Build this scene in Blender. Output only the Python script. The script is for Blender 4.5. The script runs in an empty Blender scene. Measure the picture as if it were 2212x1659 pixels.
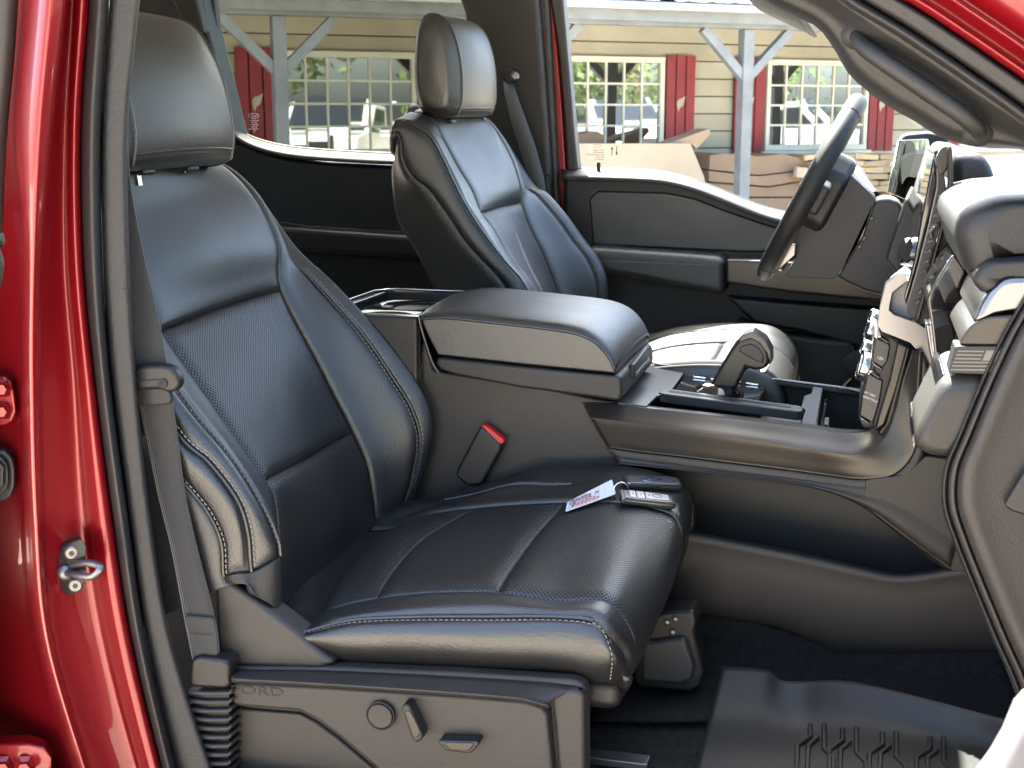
import bpy, bmesh, math, random
from math import sin, cos, tan, radians, pi, sqrt, exp
from mathutils import Vector, Matrix, noise
random.seed(7)
S = bpy.context.scene
COL = S.collection

# ------------------------------------------------------------------ camera
F, CX, CY = 2850.0, 1106.0, 829.5            # focal length and centre of the survey frame (2212 x 1659)
CAM = Vector((0, 0, 1.55)); YAW = radians(15); PITCH = math.atan(581 / F)
FWD = Vector((-sin(YAW) * cos(PITCH), cos(YAW) * cos(PITCH), -sin(PITCH)))
RGT = Vector((cos(YAW), sin(YAW), 0)); UPV = RGT.cross(FWD)
cd = bpy.data.cameras.new('camera'); cam = bpy.data.objects.new('camera', cd); COL.objects.link(cam)
cam.matrix_world = Matrix(((RGT.x, UPV.x, -FWD.x, CAM.x), (RGT.y, UPV.y, -FWD.y, CAM.y), (RGT.z, UPV.z, -FWD.z, CAM.z), (0, 0, 0, 1)))
cd.sensor_width = 36; cd.lens = 36 * F / 2212; cd.clip_start = 0.05; cd.clip_end = 600
cd.dof.use_dof = True; cd.dof.focus_distance = 2.15; cd.dof.aperture_fstop = 14
S.camera = cam
# ------------------------------------------------------------------ sky, sun, exposure
SUN_EL, SUN_AZ = radians(57), radians(-30)    # azimuth from +Y (across the cab) towards +X (the bonnet)
w = bpy.data.worlds.new('World'); S.world = w; w.use_nodes = True
nt = w.node_tree; sk = nt.nodes.new('ShaderNodeTexSky'); sk.sky_type = 'NISHITA'; sk.sun_disc = False
sk.sun_elevation = SUN_EL; sk.sun_rotation = SUN_AZ; sk.air_density = .8; sk.dust_density = 3.5; sk.ozone_density = .6
nt.links.new(sk.outputs[0], nt.nodes['Background'].inputs[0]); nt.nodes['Background'].inputs[1].default_value = 0.145
SUND = Vector((sin(SUN_AZ) * cos(SUN_EL), cos(SUN_AZ) * cos(SUN_EL), sin(SUN_EL)))
sl = bpy.data.lights.new('sun', 'SUN'); so = bpy.data.objects.new('sun', sl); COL.objects.link(so)
sl.energy = 5; sl.angle = radians(0.53); sl.color = (1, .95, .87); so.rotation_euler = SUND.to_track_quat('Z', 'Y').to_euler(); so.location = (0, 0, 30)
S.view_settings.view_transform = 'Standard'; S.view_settings.look = 'None'
S.view_settings.exposure = 3.4; S.view_settings.gamma = 1
S.cycles.max_bounces = 8; S.cycles.transparent_max_bounces = 12; S.cycles.sample_clamp_indirect = 6
S.cycles.use_denoising = True

# ------------------------------------------------------------------ helpers
def U(px, py, Y=None, X=None, Z=None):
    d = FWD * F + RGT * (px - CX) + UPV * (CY - py)
    t = (Y - CAM.y) / d.y if Y is not None else ((X - CAM.x) / d.x if X is not None else (Z - CAM.z) / d.z)
    return CAM + d * t
def PY(pts, Y): return [U(p[0], p[1], Y=Y) for p in pts]
def empty(name, loc=(0, 0, 0), label=None, cat=None, group=None, rz=0):
    o = bpy.data.objects.new(name, None); COL.objects.link(o); o.location = loc; o.rotation_euler = (0, 0, rz)
    o.empty_display_size = .1
    return tag(o, label, cat, group)
def tag(o, label=None, cat=None, group=None, kind=None):
    if label: o['label'] = label
    if cat: o['category'] = cat
    if group: o['group'] = group
    if kind: o['kind'] = kind
    return o
def wmat(o):
    m = o.matrix_basis.copy(); p = o.parent
    while p: m = p.matrix_basis @ m; p = p.parent
    return m
def mesh(name, vs, fs, m, parent=None, smooth=True, uv=None, sharp=None, local=False):
    """world-space verts (or local=True); the object's origin goes to the parent's frame"""
    me = bpy.data.meshes.new(name)
    if parent is not None and not local:
        inv = wmat(parent).inverted(); vs = [inv @ Vector(v) for v in vs]
    me.from_pydata([tuple(v) for v in vs], [], fs)
    if uv:
        l = me.uv_layers.new(name='UVMap')
        for lp in me.loops: l.data[lp.index].uv = uv[lp.vertex_index]
    if smooth:
        for p in me.polygons: p.use_smooth = True
        if sharp: me.set_sharp_from_angle(angle=radians(sharp))
    o = bpy.data.objects.new(name, me); COL.objects.link(o); o.parent = parent
    if m: me.materials.append(m)
    return o
def bevel(o, wd, seg=3, ang=35):
    b = o.modifiers.new('bevel', 'BEVEL'); b.width = wd; b.segments = seg; b.limit_method = 'ANGLE'; b.angle_limit = radians(ang); b.harden_normals = True
    return o
def solidify(o, t, off=-1):
    s = o.modifiers.new('solid', 'SOLIDIFY'); s.thickness = t; s.offset = off; return o
def fillet(P, r, k=5):
    """rounds the corners of a closed outline"""
    P = [Vector(p) for p in P]; out = []; n = len(P)
    for i in range(n):
        a, b, c = P[i - 1], P[i], P[(i + 1) % n]; u = a - b; v = c - b
        d = min(r, u.length * .48, v.length * .48); p, q = b + u.normalized() * d, b + v.normalized() * d
        for j in range(k + 1): t = j / k; out.append(p * (1 - t) ** 2 + b * 2 * t * (1 - t) + q * t * t)
    return out
def prism(name, pts, vec, m, parent=None, bv=.003, seg=2, rnd=0):
    """polygon of world points pushed along vec, closed and bevelled"""
    vec = Vector(vec); P = fillet(pts, rnd) if rnd else [Vector(p) for p in pts]; n = len(P)
    nr = Vector((0, 0, 0))
    for i in range(n): nr += P[i].cross(P[(i + 1) % n])
    if nr.dot(vec) > 0: P = P[::-1]
    vs = P + [p + vec for p in P]
    fs = [tuple(range(n)), tuple(range(2 * n - 1, n - 1, -1))] + [(i, i + n, (i + 1) % n + n, (i + 1) % n) for i in range(n)]
    o = mesh(name, vs, [tuple(reversed(f)) for f in fs] if False else fs, m, parent, smooth=False)
    bm = bmesh.new(); bm.from_mesh(o.data); bmesh.ops.recalc_face_normals(bm, faces=bm.faces); bm.to_mesh(o.data); bm.free()
    if bv:
        for p in o.data.polygons: p.use_smooth = True
        bevel(o, bv, seg)
    return o
def slab(name, px, Y, t, m, parent=None, bv=.003, seg=2, dx=0, dz=0, rnd=0):
    return prism(name, PY(px, Y), (dx, t, dz), m, parent, bv, seg, rnd)
def box(name, c, s, m, parent=None, bv=.003, rot=None, seg=2):
    vs = []; R = rot if rot else Matrix.Identity(3); c = Vector(c)
    for x in (-.5, .5):
        for y in (-.5, .5):
            for z in (-.5, .5): vs.append(c + R @ Vector((x * s[0], y * s[1], z * s[2])))
    fs = [(0, 1, 3, 2), (4, 6, 7, 5), (0, 4, 5, 1), (2, 3, 7, 6), (0, 2, 6, 4), (1, 5, 7, 3)]
    o = mesh(name, vs, fs, m, parent, smooth=bool(bv))
    if bv: bevel(o, bv, seg)
    return o
def frame_of(d):
    d = Vector(d).normalized(); a = Vector((0, 0, 1)) if abs(d.z) < .9 else Vector((1, 0, 0))
    u = d.cross(a).normalized(); return u, d.cross(u).normalized(), d
def tube(name, pts, r, m, parent=None, n=8, closed=False, cap=True):
    pts = [Vector(p) for p in pts]; N = len(pts); vs = []; fs = []
    rr = r if isinstance(r, (list, tuple)) else [r] * N
    t0 = (pts[1] - pts[0]).normalized(); u, v, _ = frame_of(t0)
    for i in range(N):
        a = pts[i - 1] if (i > 0 or closed) else pts[i]; b = pts[(i + 1) % N] if (i < N - 1 or closed) else pts[i]
        t = (b - a).normalized(); u = (u - t * u.dot(t)).normalized(); v = t.cross(u)
        for k in range(n): vs.append(pts[i] + (u * cos(2 * pi * k / n) + v * sin(2 * pi * k / n)) * rr[i])
    for i in range(N if closed else N - 1):
        for k in range(n):
            a, b = i * n + k, i * n + (k + 1) % n; c, d = ((i + 1) % N) * n + (k + 1) % n, ((i + 1) % N) * n + k
            fs.append((a, b, c, d))
    if cap and not closed: fs += [tuple(range(n))[::-1], tuple((N - 1) * n + k for k in range(n))]
    return mesh(name, vs, fs, m, parent, sharp=50)
def lathe(name, c, axis, prof, m, parent=None, n=24, sharp=35):
    """prof: (radius, height along axis)"""
    u, v, d = frame_of(axis); c = Vector(c); vs = []; fs = []
    for r, h in prof:
        for k in range(n): vs.append(c + d * h + (u * cos(2 * pi * k / n) + v * sin(2 * pi * k / n)) * r)
    for i in range(len(prof) - 1):
        for k in range(n): fs.append((i * n + k, i * n + (k + 1) % n, (i + 1) * n + (k + 1) % n, (i + 1) * n + k))
    fs += [tuple(range(n))[::-1], tuple((len(prof) - 1) * n + k for k in range(n))]
    return mesh(name, vs, fs, m, parent, sharp=sharp)
def cr(p0, p1, p2, p3, t):
    return .5 * ((2 * p1) + (p2 - p0) * t + (2 * p0 - 5 * p1 + 4 * p2 - p3) * t * t + (3 * p1 - p0 - 3 * p2 + p3) * t ** 3)
def crv(P, t):
    n = len(P) - 1; i = min(max(int(t), 0), n - 1); f = t - i
    a = P[i - 1] if i > 0 else 2 * P[0] - P[1]; b = P[i + 2] if i + 2 <= n else 2 * P[n] - P[n - 1]
    return cr(a, P[i], P[i + 1], b, f)
def spline(P, n):
    P = [Vector(p) for p in P]; return [crv(P, (len(P) - 1) * i / (n - 1)) for i in range(n)]
def even(P, n, k=12):
    """n points evenly spaced along the spline through P"""
    Q = spline(P, (len(P) - 1) * k + 1); L = [0]
    for a, b in zip(Q, Q[1:]): L.append(L[-1] + (b - a).length)
    out = []; j = 0
    for i in range(n):
        s = L[-1] * i / (n - 1)
        while j < len(L) - 2 and L[j + 1] < s: j += 1
        f = (s - L[j]) / max(L[j + 1] - L[j], 1e-9); out.append(Q[j].lerp(Q[j + 1], min(max(f, 0), 1)))
    return out
class Surf:
    """bicubic surface through a grid of control points [row][col]"""
    def __init__(s, G, flip=1): s.G = [[Vector(p) for p in r] for r in G]; s.nr = len(G) - 1; s.nc = len(G[0]) - 1; s.flip = flip
    def pt(s, u, v):
        u = min(max(u, 0), s.nr); v = min(max(v, 0), s.nc)
        i = min(int(u), s.nr - 1)
        rows = [crv(s.G[min(max(k, 0), s.nr)], v) for k in range(i - 1, i + 3)]
        if i == 0: rows[0] = 2 * rows[1] - rows[2]
        if i + 2 > s.nr: rows[3] = 2 * rows[2] - rows[1]
        return cr(*rows, u - i)
    def nrm(s, u, v, e=.02):
        a = s.pt(u + e, v) - s.pt(u - e, v); b = s.pt(u, v + e) - s.pt(u, v - e)
        n = a.cross(b); return n.normalized() * s.flip if n.length > 1e-12 else Vector((0, 0, 1))
def patch(name, sf, u0, u1, v0, v1, m, parent, nu=24, nv=16, seam='', depth=.006, wid=.009, thick=.008, puff=0, dx=None):
    """part of a surface; seam letters t(u0) b(u1) l(v0) r(v1) sink that edge into a seam"""
    P = [[sf.pt(u0 + (u1 - u0) * i / nu, v0 + (v1 - v0) * j / nv) for j in range(nv + 1)] for i in range(nu + 1)]
    Nn = [[sf.nrm(u0 + (u1 - u0) * i / nu, v0 + (v1 - v0) * j / nv) for j in range(nv + 1)] for i in range(nu + 1)]
    LU = [[0] * (nv + 1) for _ in range(nu + 1)]; LV = [[0] * (nv + 1) for _ in range(nu + 1)]
    for i in range(nu + 1):
        for j in range(nv + 1):
            if i: LU[i][j] = LU[i - 1][j] + (P[i][j] - P[i - 1][j]).length
            if j: LV[i][j] = LV[i][j - 1] + (P[i][j] - P[i][j - 1]).length
    vs = []; uv = []
    for i in range(nu + 1):
        for j in range(nv + 1):
            d = 0
            if 't' in seam: d = max(d, exp(-(LU[i][j] / wid) ** 2))
            if 'b' in seam: d = max(d, exp(-((LU[nu][j] - LU[i][j]) / wid) ** 2))
            if 'l' in seam: d = max(d, exp(-(LV[i][j] / wid) ** 2))
            if 'r' in seam: d = max(d, exp(-((LV[i][nv] - LV[i][j]) / wid) ** 2))
            q = P[i][j] - Nn[i][j] * depth * d
            if puff: q = q + Nn[i][j] * puff * sin(pi * i / nu) * sin(pi * j / nv)
            vs.append(q); uv.append((LU[i][j], LV[i][j] - LV[i][nv] / 2))
    fs = []
    for i in range(nu):
        for j in range(nv):
            a = i * (nv + 1) + j; q = (a, a + 1, a + nv + 2, a + nv + 1); fs.append(q if sf.flip < 0 else q[::-1])
    o = mesh(name, vs, fs, m, parent, uv=uv)
    if thick: solidify(o, thick)
    return o
def on(sf, uvs, off=.0015, k=10):
    """polyline on a surface through uv points, lifted by off"""
    Q = spline([Vector((a, b, 0)) for a, b in uvs], (len(uvs) - 1) * k + 1)
    return [sf.pt(q.x, q.y) + sf.nrm(q.x, q.y) * off for q in Q], [sf.nrm(q.x, q.y) for q in Q]
def stitch(name, pts, nr, m, parent, ln=.0055, gap=.0028, r=.0009):
    """short threads laid along a polyline: too small to pick apart, one part"""
    vs = []; fs = []; L = 0; acc = []
    for a, b in zip(pts, pts[1:]): acc.append(L); L += (b - a).length
    acc.append(L); s = 0; j = 0
    def at(x):
        k = 0
        while k < len(acc) - 2 and acc[k + 1] < x: k += 1
        f = (x - acc[k]) / max(acc[k + 1] - acc[k], 1e-9); return pts[k].lerp(pts[k + 1], min(f, 1)), nr[k]
    while s + ln < L:
        a, n = at(s); b, _ = at(s + ln); t = (b - a).normalized(); w_ = t.cross(n).normalized() * r
        mid = (a + b) / 2 + n * r * 1.6
        i = len(vs); vs += [a - w_, a + w_, mid + w_, mid - w_, b + w_, b - w_]
        fs += [(i, i + 1, i + 2, i + 3), (i + 3, i + 2, i + 4, i + 5)]; s += ln + gap
    return tag(mesh(name, vs, fs, m, parent, smooth=False), kind='stuff')
def loft(name, curves, m, parent, nu=40, nv=10, flip=1, thick=0, nc=14, **k):
    rows = [even(c, nc) for c in curves]
    sf = Surf([list(r) for r in zip(*rows)], flip)
    return patch(name, sf, 0, sf.nr, 0, sf.nc, m, parent, nu, nv, thick=thick, **k)
def text(name, s, origin, xdir, ydir, size, m, parent, depth=.0004, align='LEFT', bold=0, sx=1):
    c = bpy.data.curves.new(name, 'FONT'); c.body = s; c.size = size; c.extrude = depth; c.align_x = align; c.offset = bold; c.resolution_u = 3
    t = bpy.data.objects.new(name, c); COL.objects.link(t)
    dg = bpy.context.evaluated_depsgraph_get(); me = bpy.data.meshes.new_from_object(t.evaluated_get(dg))
    bpy.data.objects.remove(t)
    x = Vector(xdir).normalized(); y = Vector(ydir); y = (y - x * y.dot(x)).normalized(); z = x.cross(y); o0 = Vector(origin)
    vs = [o0 + x * v.co.x * sx + y * v.co.y + z * v.co.z for v in me.vertices]; fs = [tuple(p.vertices) for p in me.polygons]
    bpy.data.meshes.remove(me)
    return mesh(name, vs, fs, m, parent, smooth=False)

# ------------------------------------------------------------------ materials
def mat(name, col, rough=.5, metal=0, spec=.5, coat=0, bump=None, var=0, vscale=3, bscale2=None, emit=None, trans=0, ior=1.5, coatr=.03, sheen=0):
    m = bpy.data.materials.new(name); m.use_nodes = True; t = m.node_tree; b = t.nodes['Principled BSDF']
    b.inputs['Base Color'].default_value = (*col, 1); b.inputs['Roughness'].default_value = rough; b.inputs['Metallic'].default_value = metal
    b.inputs['Specular IOR Level'].default_value = spec; b.inputs['Coat Weight'].default_value = coat; b.inputs['Coat Roughness'].default_value = coatr
    b.inputs['IOR'].default_value = ior; b.inputs['Transmission Weight'].default_value = trans; b.inputs['Sheen Weight'].default_value = sheen
    tc = t.nodes.new('ShaderNodeTexCoord')
    if bump:
        n = t.nodes.new('ShaderNodeTexNoise'); n.inputs['Scale'].default_value = bump[0]; n.inputs['Detail'].default_value = 4
        t.links.new(tc.outputs['Object'], n.inputs['Vector'])
        bp = t.nodes.new('ShaderNodeBump'); bp.inputs['Strength'].default_value = bump[1]; bp.inputs['Distance'].default_value = bump[2] if len(bump) > 2 else .001
        t.links.new(n.outputs[0], bp.inputs['Height']); t.links.new(bp.outputs[0], b.inputs['Normal'])
    if var:
        n = t.nodes.new('ShaderNodeTexNoise'); n.inputs['Scale'].default_value = vscale; n.inputs['Detail'].default_value = 5
        t.links.new(tc.outputs['Object'], n.inputs['Vector'])
        r = t.nodes.new('ShaderNodeValToRGB'); r.color_ramp.elements[0].position = .3; r.color_ramp.elements[1].position = .7
        r.color_ramp.elements[0].color = (*[c * (1 - var) for c in col], 1); r.color_ramp.elements[1].color = (*[min(1, c * (1 + var)) for c in col], 1)
        t.links.new(n.outputs[0], r.inputs[0]); t.links.new(r.outputs[0], b.inputs['Base Color'])
        mr = t.nodes.new('ShaderNodeMapRange'); mr.inputs[3].default_value = max(rough - .06, 0.02); mr.inputs[4].default_value = min(rough + .08, 1)
        t.links.new(n.outputs[0], mr.inputs[0]); t.links.new(mr.outputs[0], b.inputs['Roughness'])
    return m
def leather(name, col, rough, perf=False, grain=520):
    m = mat(name, col, rough, spec=.95); t = m.node_tree; b = t.nodes['Principled BSDF']; N = t.nodes.new; Lk = t.links.new
    tc = t.nodes['Texture Coordinate']
    v = N('ShaderNodeTexVoronoi'); v.inputs['Scale'].default_value = grain; Lk(tc.outputs['Object'], v.inputs['Vector'])
    n = N('ShaderNodeTexNoise'); n.inputs['Scale'].default_value = 18; n.inputs['Detail'].default_value = 7; n.inputs['Roughness'].default_value = .6; Lk(tc.outputs['Object'], n.inputs['Vector'])
    mr = N('ShaderNodeMapRange'); mr.inputs[3].default_value = rough - .05; mr.inputs[4].default_value = rough + .07; Lk(n.outputs[0], mr.inputs[0]); Lk(mr.outputs[0], b.inputs['Roughness'])
    b1 = N('ShaderNodeBump'); b1.inputs['Strength'].default_value = .5; b1.inputs['Distance'].default_value = .0015; Lk(n.outputs[0], b1.inputs['Height'])
    b2 = N('ShaderNodeBump'); b2.inputs['Strength'].default_value = .4; b2.inputs['Distance'].default_value = .0008; Lk(v.outputs['Distance'], b2.inputs['Height']); Lk(b1.outputs[0], b2.inputs['Normal'])
    last = b2
    if perf:
        mp = N('ShaderNodeMapping'); mp.inputs['Rotation'].default_value = (0, 0, radians(45)); mp.inputs['Scale'].default_value = (1, 1, 1); Lk(tc.outputs['UV'], mp.inputs['Vector'])
        h = N('ShaderNodeTexVoronoi'); h.voronoi_dimensions = '2D'; h.inputs['Scale'].default_value = 210; h.inputs['Randomness'].default_value = 0; Lk(mp.outputs[0], h.inputs['Vector'])
        r = N('ShaderNodeMapRange'); r.inputs[1].default_value = .2; r.inputs[2].default_value = .3; Lk(h.outputs['Distance'], r.inputs[0])
        mx = N('ShaderNodeMix'); mx.data_type = 'RGBA'; mx.inputs[6].default_value = (.001, .001, .001, 1); mx.inputs[7].default_value = (*col, 1)
        Lk(r.outputs[0], mx.inputs[0]); Lk(mx.outputs[2], b.inputs['Base Color']); Lk(r.outputs[0], b.inputs['Specular IOR Level'])
        sc = N('ShaderNodeMath'); sc.operation = 'MULTIPLY'; sc.inputs[1].default_value = 1; Lk(r.outputs[0], sc.inputs[0]); Lk(sc.outputs[0], b.inputs['Specular IOR Level'])
        b3 = N('ShaderNodeBump'); b3.inputs['Strength'].default_value = .6; b3.inputs['Distance'].default_value = .0015; Lk(r.outputs[0], b3.inputs['Height']); Lk(b2.outputs[0], b3.inputs['Normal']); last = b3
    Lk(last.outputs[0], b.inputs['Normal']); return m
def glass(name, tint, refl=.0):
    m = bpy.data.materials.new(name); m.use_nodes = True; t = m.node_tree; t.nodes.clear(); N = t.nodes.new
    o = N('ShaderNodeOutputMaterial'); mx = N('ShaderNodeMixShader'); tr = N('ShaderNodeBsdfTransparent'); gl = N('ShaderNodeBsdfGlossy')
    lw = N('ShaderNodeLayerWeight'); pw = N('ShaderNodeMath'); pw.operation = 'POWER'; pw.inputs[1].default_value = 5; ma = N('ShaderNodeMath'); ma.operation = 'MULTIPLY_ADD'; ma.inputs[1].default_value = .35; ma.inputs[2].default_value = refl * .5
    tr.inputs[0].default_value = (*tint, 1); gl.inputs['Roughness'].default_value = .0
    t.links.new(lw.outputs['Facing'], pw.inputs[0]); t.links.new(pw.outputs[0], ma.inputs[0])
    t.links.new(ma.outputs[0], mx.inputs[0]); t.links.new(tr.outputs[0], mx.inputs[1]); t.links.new(gl.outputs[0], mx.inputs[2]); t.links.new(mx.outputs[0], o.inputs[0]); return m
M = dict(
    leather=leather('black_leather', (.0095, .0098, .010), .42), leather2=leather('black_leather_bolster', (.009, .0091, .0092), .43, grain=300),
    perf=leather('perforated_leather', (.0098, .0102, .0106), .45, True),
    vinyl=leather('seat_back_vinyl', (.0075, .0075, .008), .48),
    plastic=mat('charcoal_plastic', (.0135, .0133, .0135), .52, bump=(380, .5, .0009), var=.12, vscale=6),
    brownp=mat('warm_charcoal_plastic', (.0245, .0212, .0185), .52, bump=(380, .5, .0009), var=.1, vscale=5),
    black=mat('black_plastic', (.009, .009, .0095), .46, bump=(700, .15, .0003)),
    gloss=mat('piano_black', (.008, .008, .009), .12, coat=.6),
    satin=mat('satin_grey_trim', (.042, .038, .033), .3, metal=.45, bump=(1200, .1, .0002)),
    silver=mat('satin_silver', (.2, .2, .21), .26, metal=.9), chrome=mat('chrome', (.75, .75, .76), .12, metal=1),
    steel=mat('zinc_steel', (.16, .16, .165), .38, metal=.9, bump=(300, .2, .0003)),
    red=mat('red_paint', (.2, .002, .006), .34, metal=.3, coat=.55, coatr=.02, spec=.5),
    redp=mat('red_button_plastic', (.55, .012, .02), .35), rubber=mat('seal_rubber', (.02, .0185, .018), .5, bump=(500, .2, .0005), var=.15),
    carpet=mat('carpet', (.018, .0172, .0165), .97, bump=(420, 1, .005), var=.45, vscale=120, spec=.2), mat_=mat('rubber_mat', (.0125, .0122, .012), .55, bump=(500, .2, .0004), var=.15, vscale=8),
    rim=mat('wheel_leather', (.008, .008, .0085), .6, spec=.4, bump=(500, .4, .0008)),
    web=mat('belt_webbing', (.02, .0195, .018), .75, sheen=.3), thread=mat('grey_thread', (.2, .185, .16), .8), dthread=mat('dark_thread', (.1, .1, .095), .8),
    head=mat('headliner', (.5, .49, .46), .95), white=mat('white_card', (.72, .72, .74), .6), inkr=mat('red_ink', (.6, .04, .06), .7), ink=mat('black_ink', (.01, .01, .015), .7),
    glass=glass('clear_glass', (.9, .93, .91)), tint=glass('privacy_glass', (.52, .54, .5)),
    screen=mat('screen_glass', (.006, .006, .007), .06, coat=1), mirror=mat('mirror_glass', (.8, .8, .8), .02, metal=1),
)
# woven ribs on belts
def ribs(m, scale, axis, st=.5, dist=.001):
    t = m.node_tree; b = t.nodes['Principled BSDF']; wv = t.nodes.new('ShaderNodeTexWave'); wv.bands_direction = axis; wv.inputs['Scale'].default_value = scale; wv.inputs['Distortion'].default_value = .3
    t.links.new(t.nodes['Texture Coordinate'].outputs['UV'], wv.inputs['Vector']); bp = t.nodes.new('ShaderNodeBump'); bp.inputs['Strength'].default_value = st; bp.inputs['Distance'].default_value = dist
    t.links.new(wv.outputs[0], bp.inputs['Height']); t.links.new(bp.outputs[0], b.inputs['Normal'])
ribs(M['web'], 90, 'X')
# ================================================================== THE SETTING
gm = mat('gravel', (.40, .345, .27), .9, bump=(60, .8, .02), var=.35, vscale=9)
GR = mesh('ground', [(-160, -160, 0), (160, -160, 0), (160, 160, 0), (-160, 160, 0)], [(0, 1, 2, 3)], gm, smooth=False); tag(GR, kind='structure')

# ------------------------------------------------------------------ the shop across the lot
rh, fh = Vector((cos(YAW), sin(YAW), 0)), Vector((-sin(YAW), cos(YAW), 0))
BO = rh * -1.58 + fh * 13.0; BR = YAW + radians(22.9)
B = empty('shop_building', BO, 'tan clapboard shop with red shutters and grey porch posts beyond the cab', 'building', rz=BR)
BM = wmat(B); BRm = BM.to_3x3()
def BW(x, y, z): return BM @ Vector((x, y, z))
def bbox(name, c, s, m, parent=B, bv=0, r=None): return box(name, BW(*c), s, m, parent, bv, BRm @ r if r else BRm)
def UB(px, py, yb=0):
    d = FWD * F + RGT * (px - CX) + UPV * (CY - py); n = BRm @ Vector((0, 1, 0)); o = BW(0, yb, 0)
    p = CAM + d * ((o - CAM).dot(n) / d.dot(n)); return BM.inverted() @ p
sid = [mat('tan_siding', (.43, .40, .325), .7, bump=(25, .3, .004), var=.12, vscale=2), mat('tan_siding_worn', (.455, .425, .35), .7, bump=(25, .3, .004), var=.14, vscale=2)]
skirt = mat('pale_skirting', (.52, .50, .43), .7, bump=(25, .3, .004), var=.1, vscale=2)
porchgrey = mat('porch_grey_paint', (.21, .225, .245), .6, bump=(30, .3, .004), var=.2, vscale=5)
trimw = mat('window_trim_cream', (.70, .69, .64), .5, var=.06)
shut = mat('shutter_red', (.25, .028, .042), .6, bump=(30, .3, .003), var=.15, vscale=6)
pane_m = mat('window_pane', (.02, .022, .022), .015, spec=.5, ior=4.5, coat=1, coatr=.01)
metal = mat('roof_metal', (.62, .63, .64), .35, metal=.3, var=.08)
bbox('wall_core', (4, .13, 1.6), (18, .2, 3.2), mat('wall_core_dark', (.07, .055, .04), .9))
zz = .28; i = 0; rx = Matrix.Rotation(radians(-4.5), 3, 'X')
while zz < 2.75:
    mm = skirt if zz < 1.05 else sid[i % 2]
    bbox('siding_board', (4, .012, zz + .093), (18, .016, .170), mm, r=rx); zz += .183; i += 1
def window(xc, n):
    W_ = 1.36; z0, z1 = 1.165, 2.145
    f = bbox('window', (xc, -.006, (z0 + z1) / 2), (W_ - .02, .03, z1 - z0 - .02), M['black'])
    for nm, c, s in (('window_frame', (xc, -.035, z1 - .03), (W_, .07, .06)), ('window_frame', (xc, -.035, z0 + .03), (W_, .07, .06)),
                     ('window_frame', (xc - W_ / 2 + .025, -.033, (z0 + z1) / 2), (.05, .066, z1 - z0 - .12)), ('window_frame', (xc + W_ / 2 - .025, -.033, (z0 + z1) / 2), (.05, .066, z1 - z0 - .12))):
        bbox(nm, c, s, trimw, f, .004)
    bbox('window_sill', (xc, -.05, z0 - .022), (W_ + .1, .1, .035), trimw, f, .004)
    gx0, gx1, gz0, gz1 = xc - W_ / 2 + .05, xc + W_ / 2 - .05, z0 + .06, z1 - .06
    pw, ph = (gx1 - gx0) / 6, (gz1 - gz0) / 4
    for a in range(6):
        for b in range(4):
            t = Matrix.Rotation(random.uniform(-.004, .004), 3, 'Z') @ Matrix.Rotation(random.uniform(-.004, .004), 3, 'X')
            bbox('pane', (gx0 + pw * (a + .5), -.024, gz0 + ph * (b + .5)), (pw - .004, .006, ph - .004), pane_m, f, 0, t)
    for a in range(1, 6): bbox('muntin', (gx0 + pw * a, -.034, (gz0 + gz1) / 2), (.02, .02, gz1 - gz0), trimw, f)
    for b in range(1, 4): bbox('muntin', ((gx0 + gx1) / 2, -.0355, gz0 + ph * b), (gx1 - gx0, .018, .02), trimw, f)
def shutter(x0, x1, motif=True):
    w3 = (x1 - x0) / 3; s = bbox('shutter', ((x0 + x1) / 2, -.022, 1.655), (x1 - x0 - .02, .02, .94), mat('shutter_backing', (.03, .01, .01), .8))
    for k in range(3): bbox('board', (x0 + w3 * (k + .5), -.044, 1.655 + (.006 if k == 1 else 0)), (w3 - .014, .024, 1.02), shut, s, .003)
    if motif:
        c = (x0 + x1) / 2; pts = [(-.035, -.06), (-.02, -.10), (-.012, -.06), (.03, -.03), (.05, .03), (.06, .07), (.02, .045), (-.02, .035), (-.045, 0)]
        prism('leaf_cutout', [BW(c + a, -.0575, 1.68 + b) for a, b in pts], BRm @ Vector((0, .006, 0)), sid[1], s, 0)
for k, xc in enumerate((0, 2.76, 5.40, 8.1)):
    window(xc, k); shutter(xc - 1.09, xc - .70); shutter(xc + .70, xc + 1.06)
PD = -1.45    # porch front
for k in range(-1, 4):
    px = UB(1607, 250, PD).x + (k - 2) * 2.27
    p = bbox('porch_post', (px, PD, 1.175), (.115, .115, 2.35), porchgrey, B, .006)
    for s in (-1, 1):
        R = Matrix.Rotation(s * radians(46), 3, 'Y')
        bbox('brace', (px + s * .25, PD, 2.12), (.085, .08, .66), porchgrey, p, .004, R)
bbox('porch_beam', (4, PD, 2.425), (19, .13, .14), porchgrey, B, .006)
bbox('fascia', (4, PD - .12, 2.47), (19.4, .04, .16), porchgrey, B, .004)
bbox('gutter', (4, PD - .2, 2.52), (19.4, .10, .08), mat('gutter_metal', (.42, .44, .47), .4, metal=.4), B, .02)
bbox('porch_ceiling', (4, -.7, 2.52), (19.2, 1.62, .03), porchgrey, B)
bbox('porch_deck', (4, -.75, .14), (19, 1.75, .28), mat('porch_concrete', (.36, .35, .33), .85, var=.15), B)
vs = []; fs = []; nR = 19 * 4 * 4
for i in range(nR + 1):
    x = -5.5 + 19 * i / nR; rb = .028 if i % 16 in (0, 1) else (.008 if i % 4 == 0 else 0)
    for j in range(2): y = PD - .25 + j * 5.2; vs.append(BW(x, y, 2.57 + j * 1.75 + rb))
for i in range(nR): a = i * 2; fs.append((a, a + 2, a + 3, a + 1))
solidify(mesh('roof_sheet', vs, fs, metal, B, smooth=False), .004)
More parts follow.
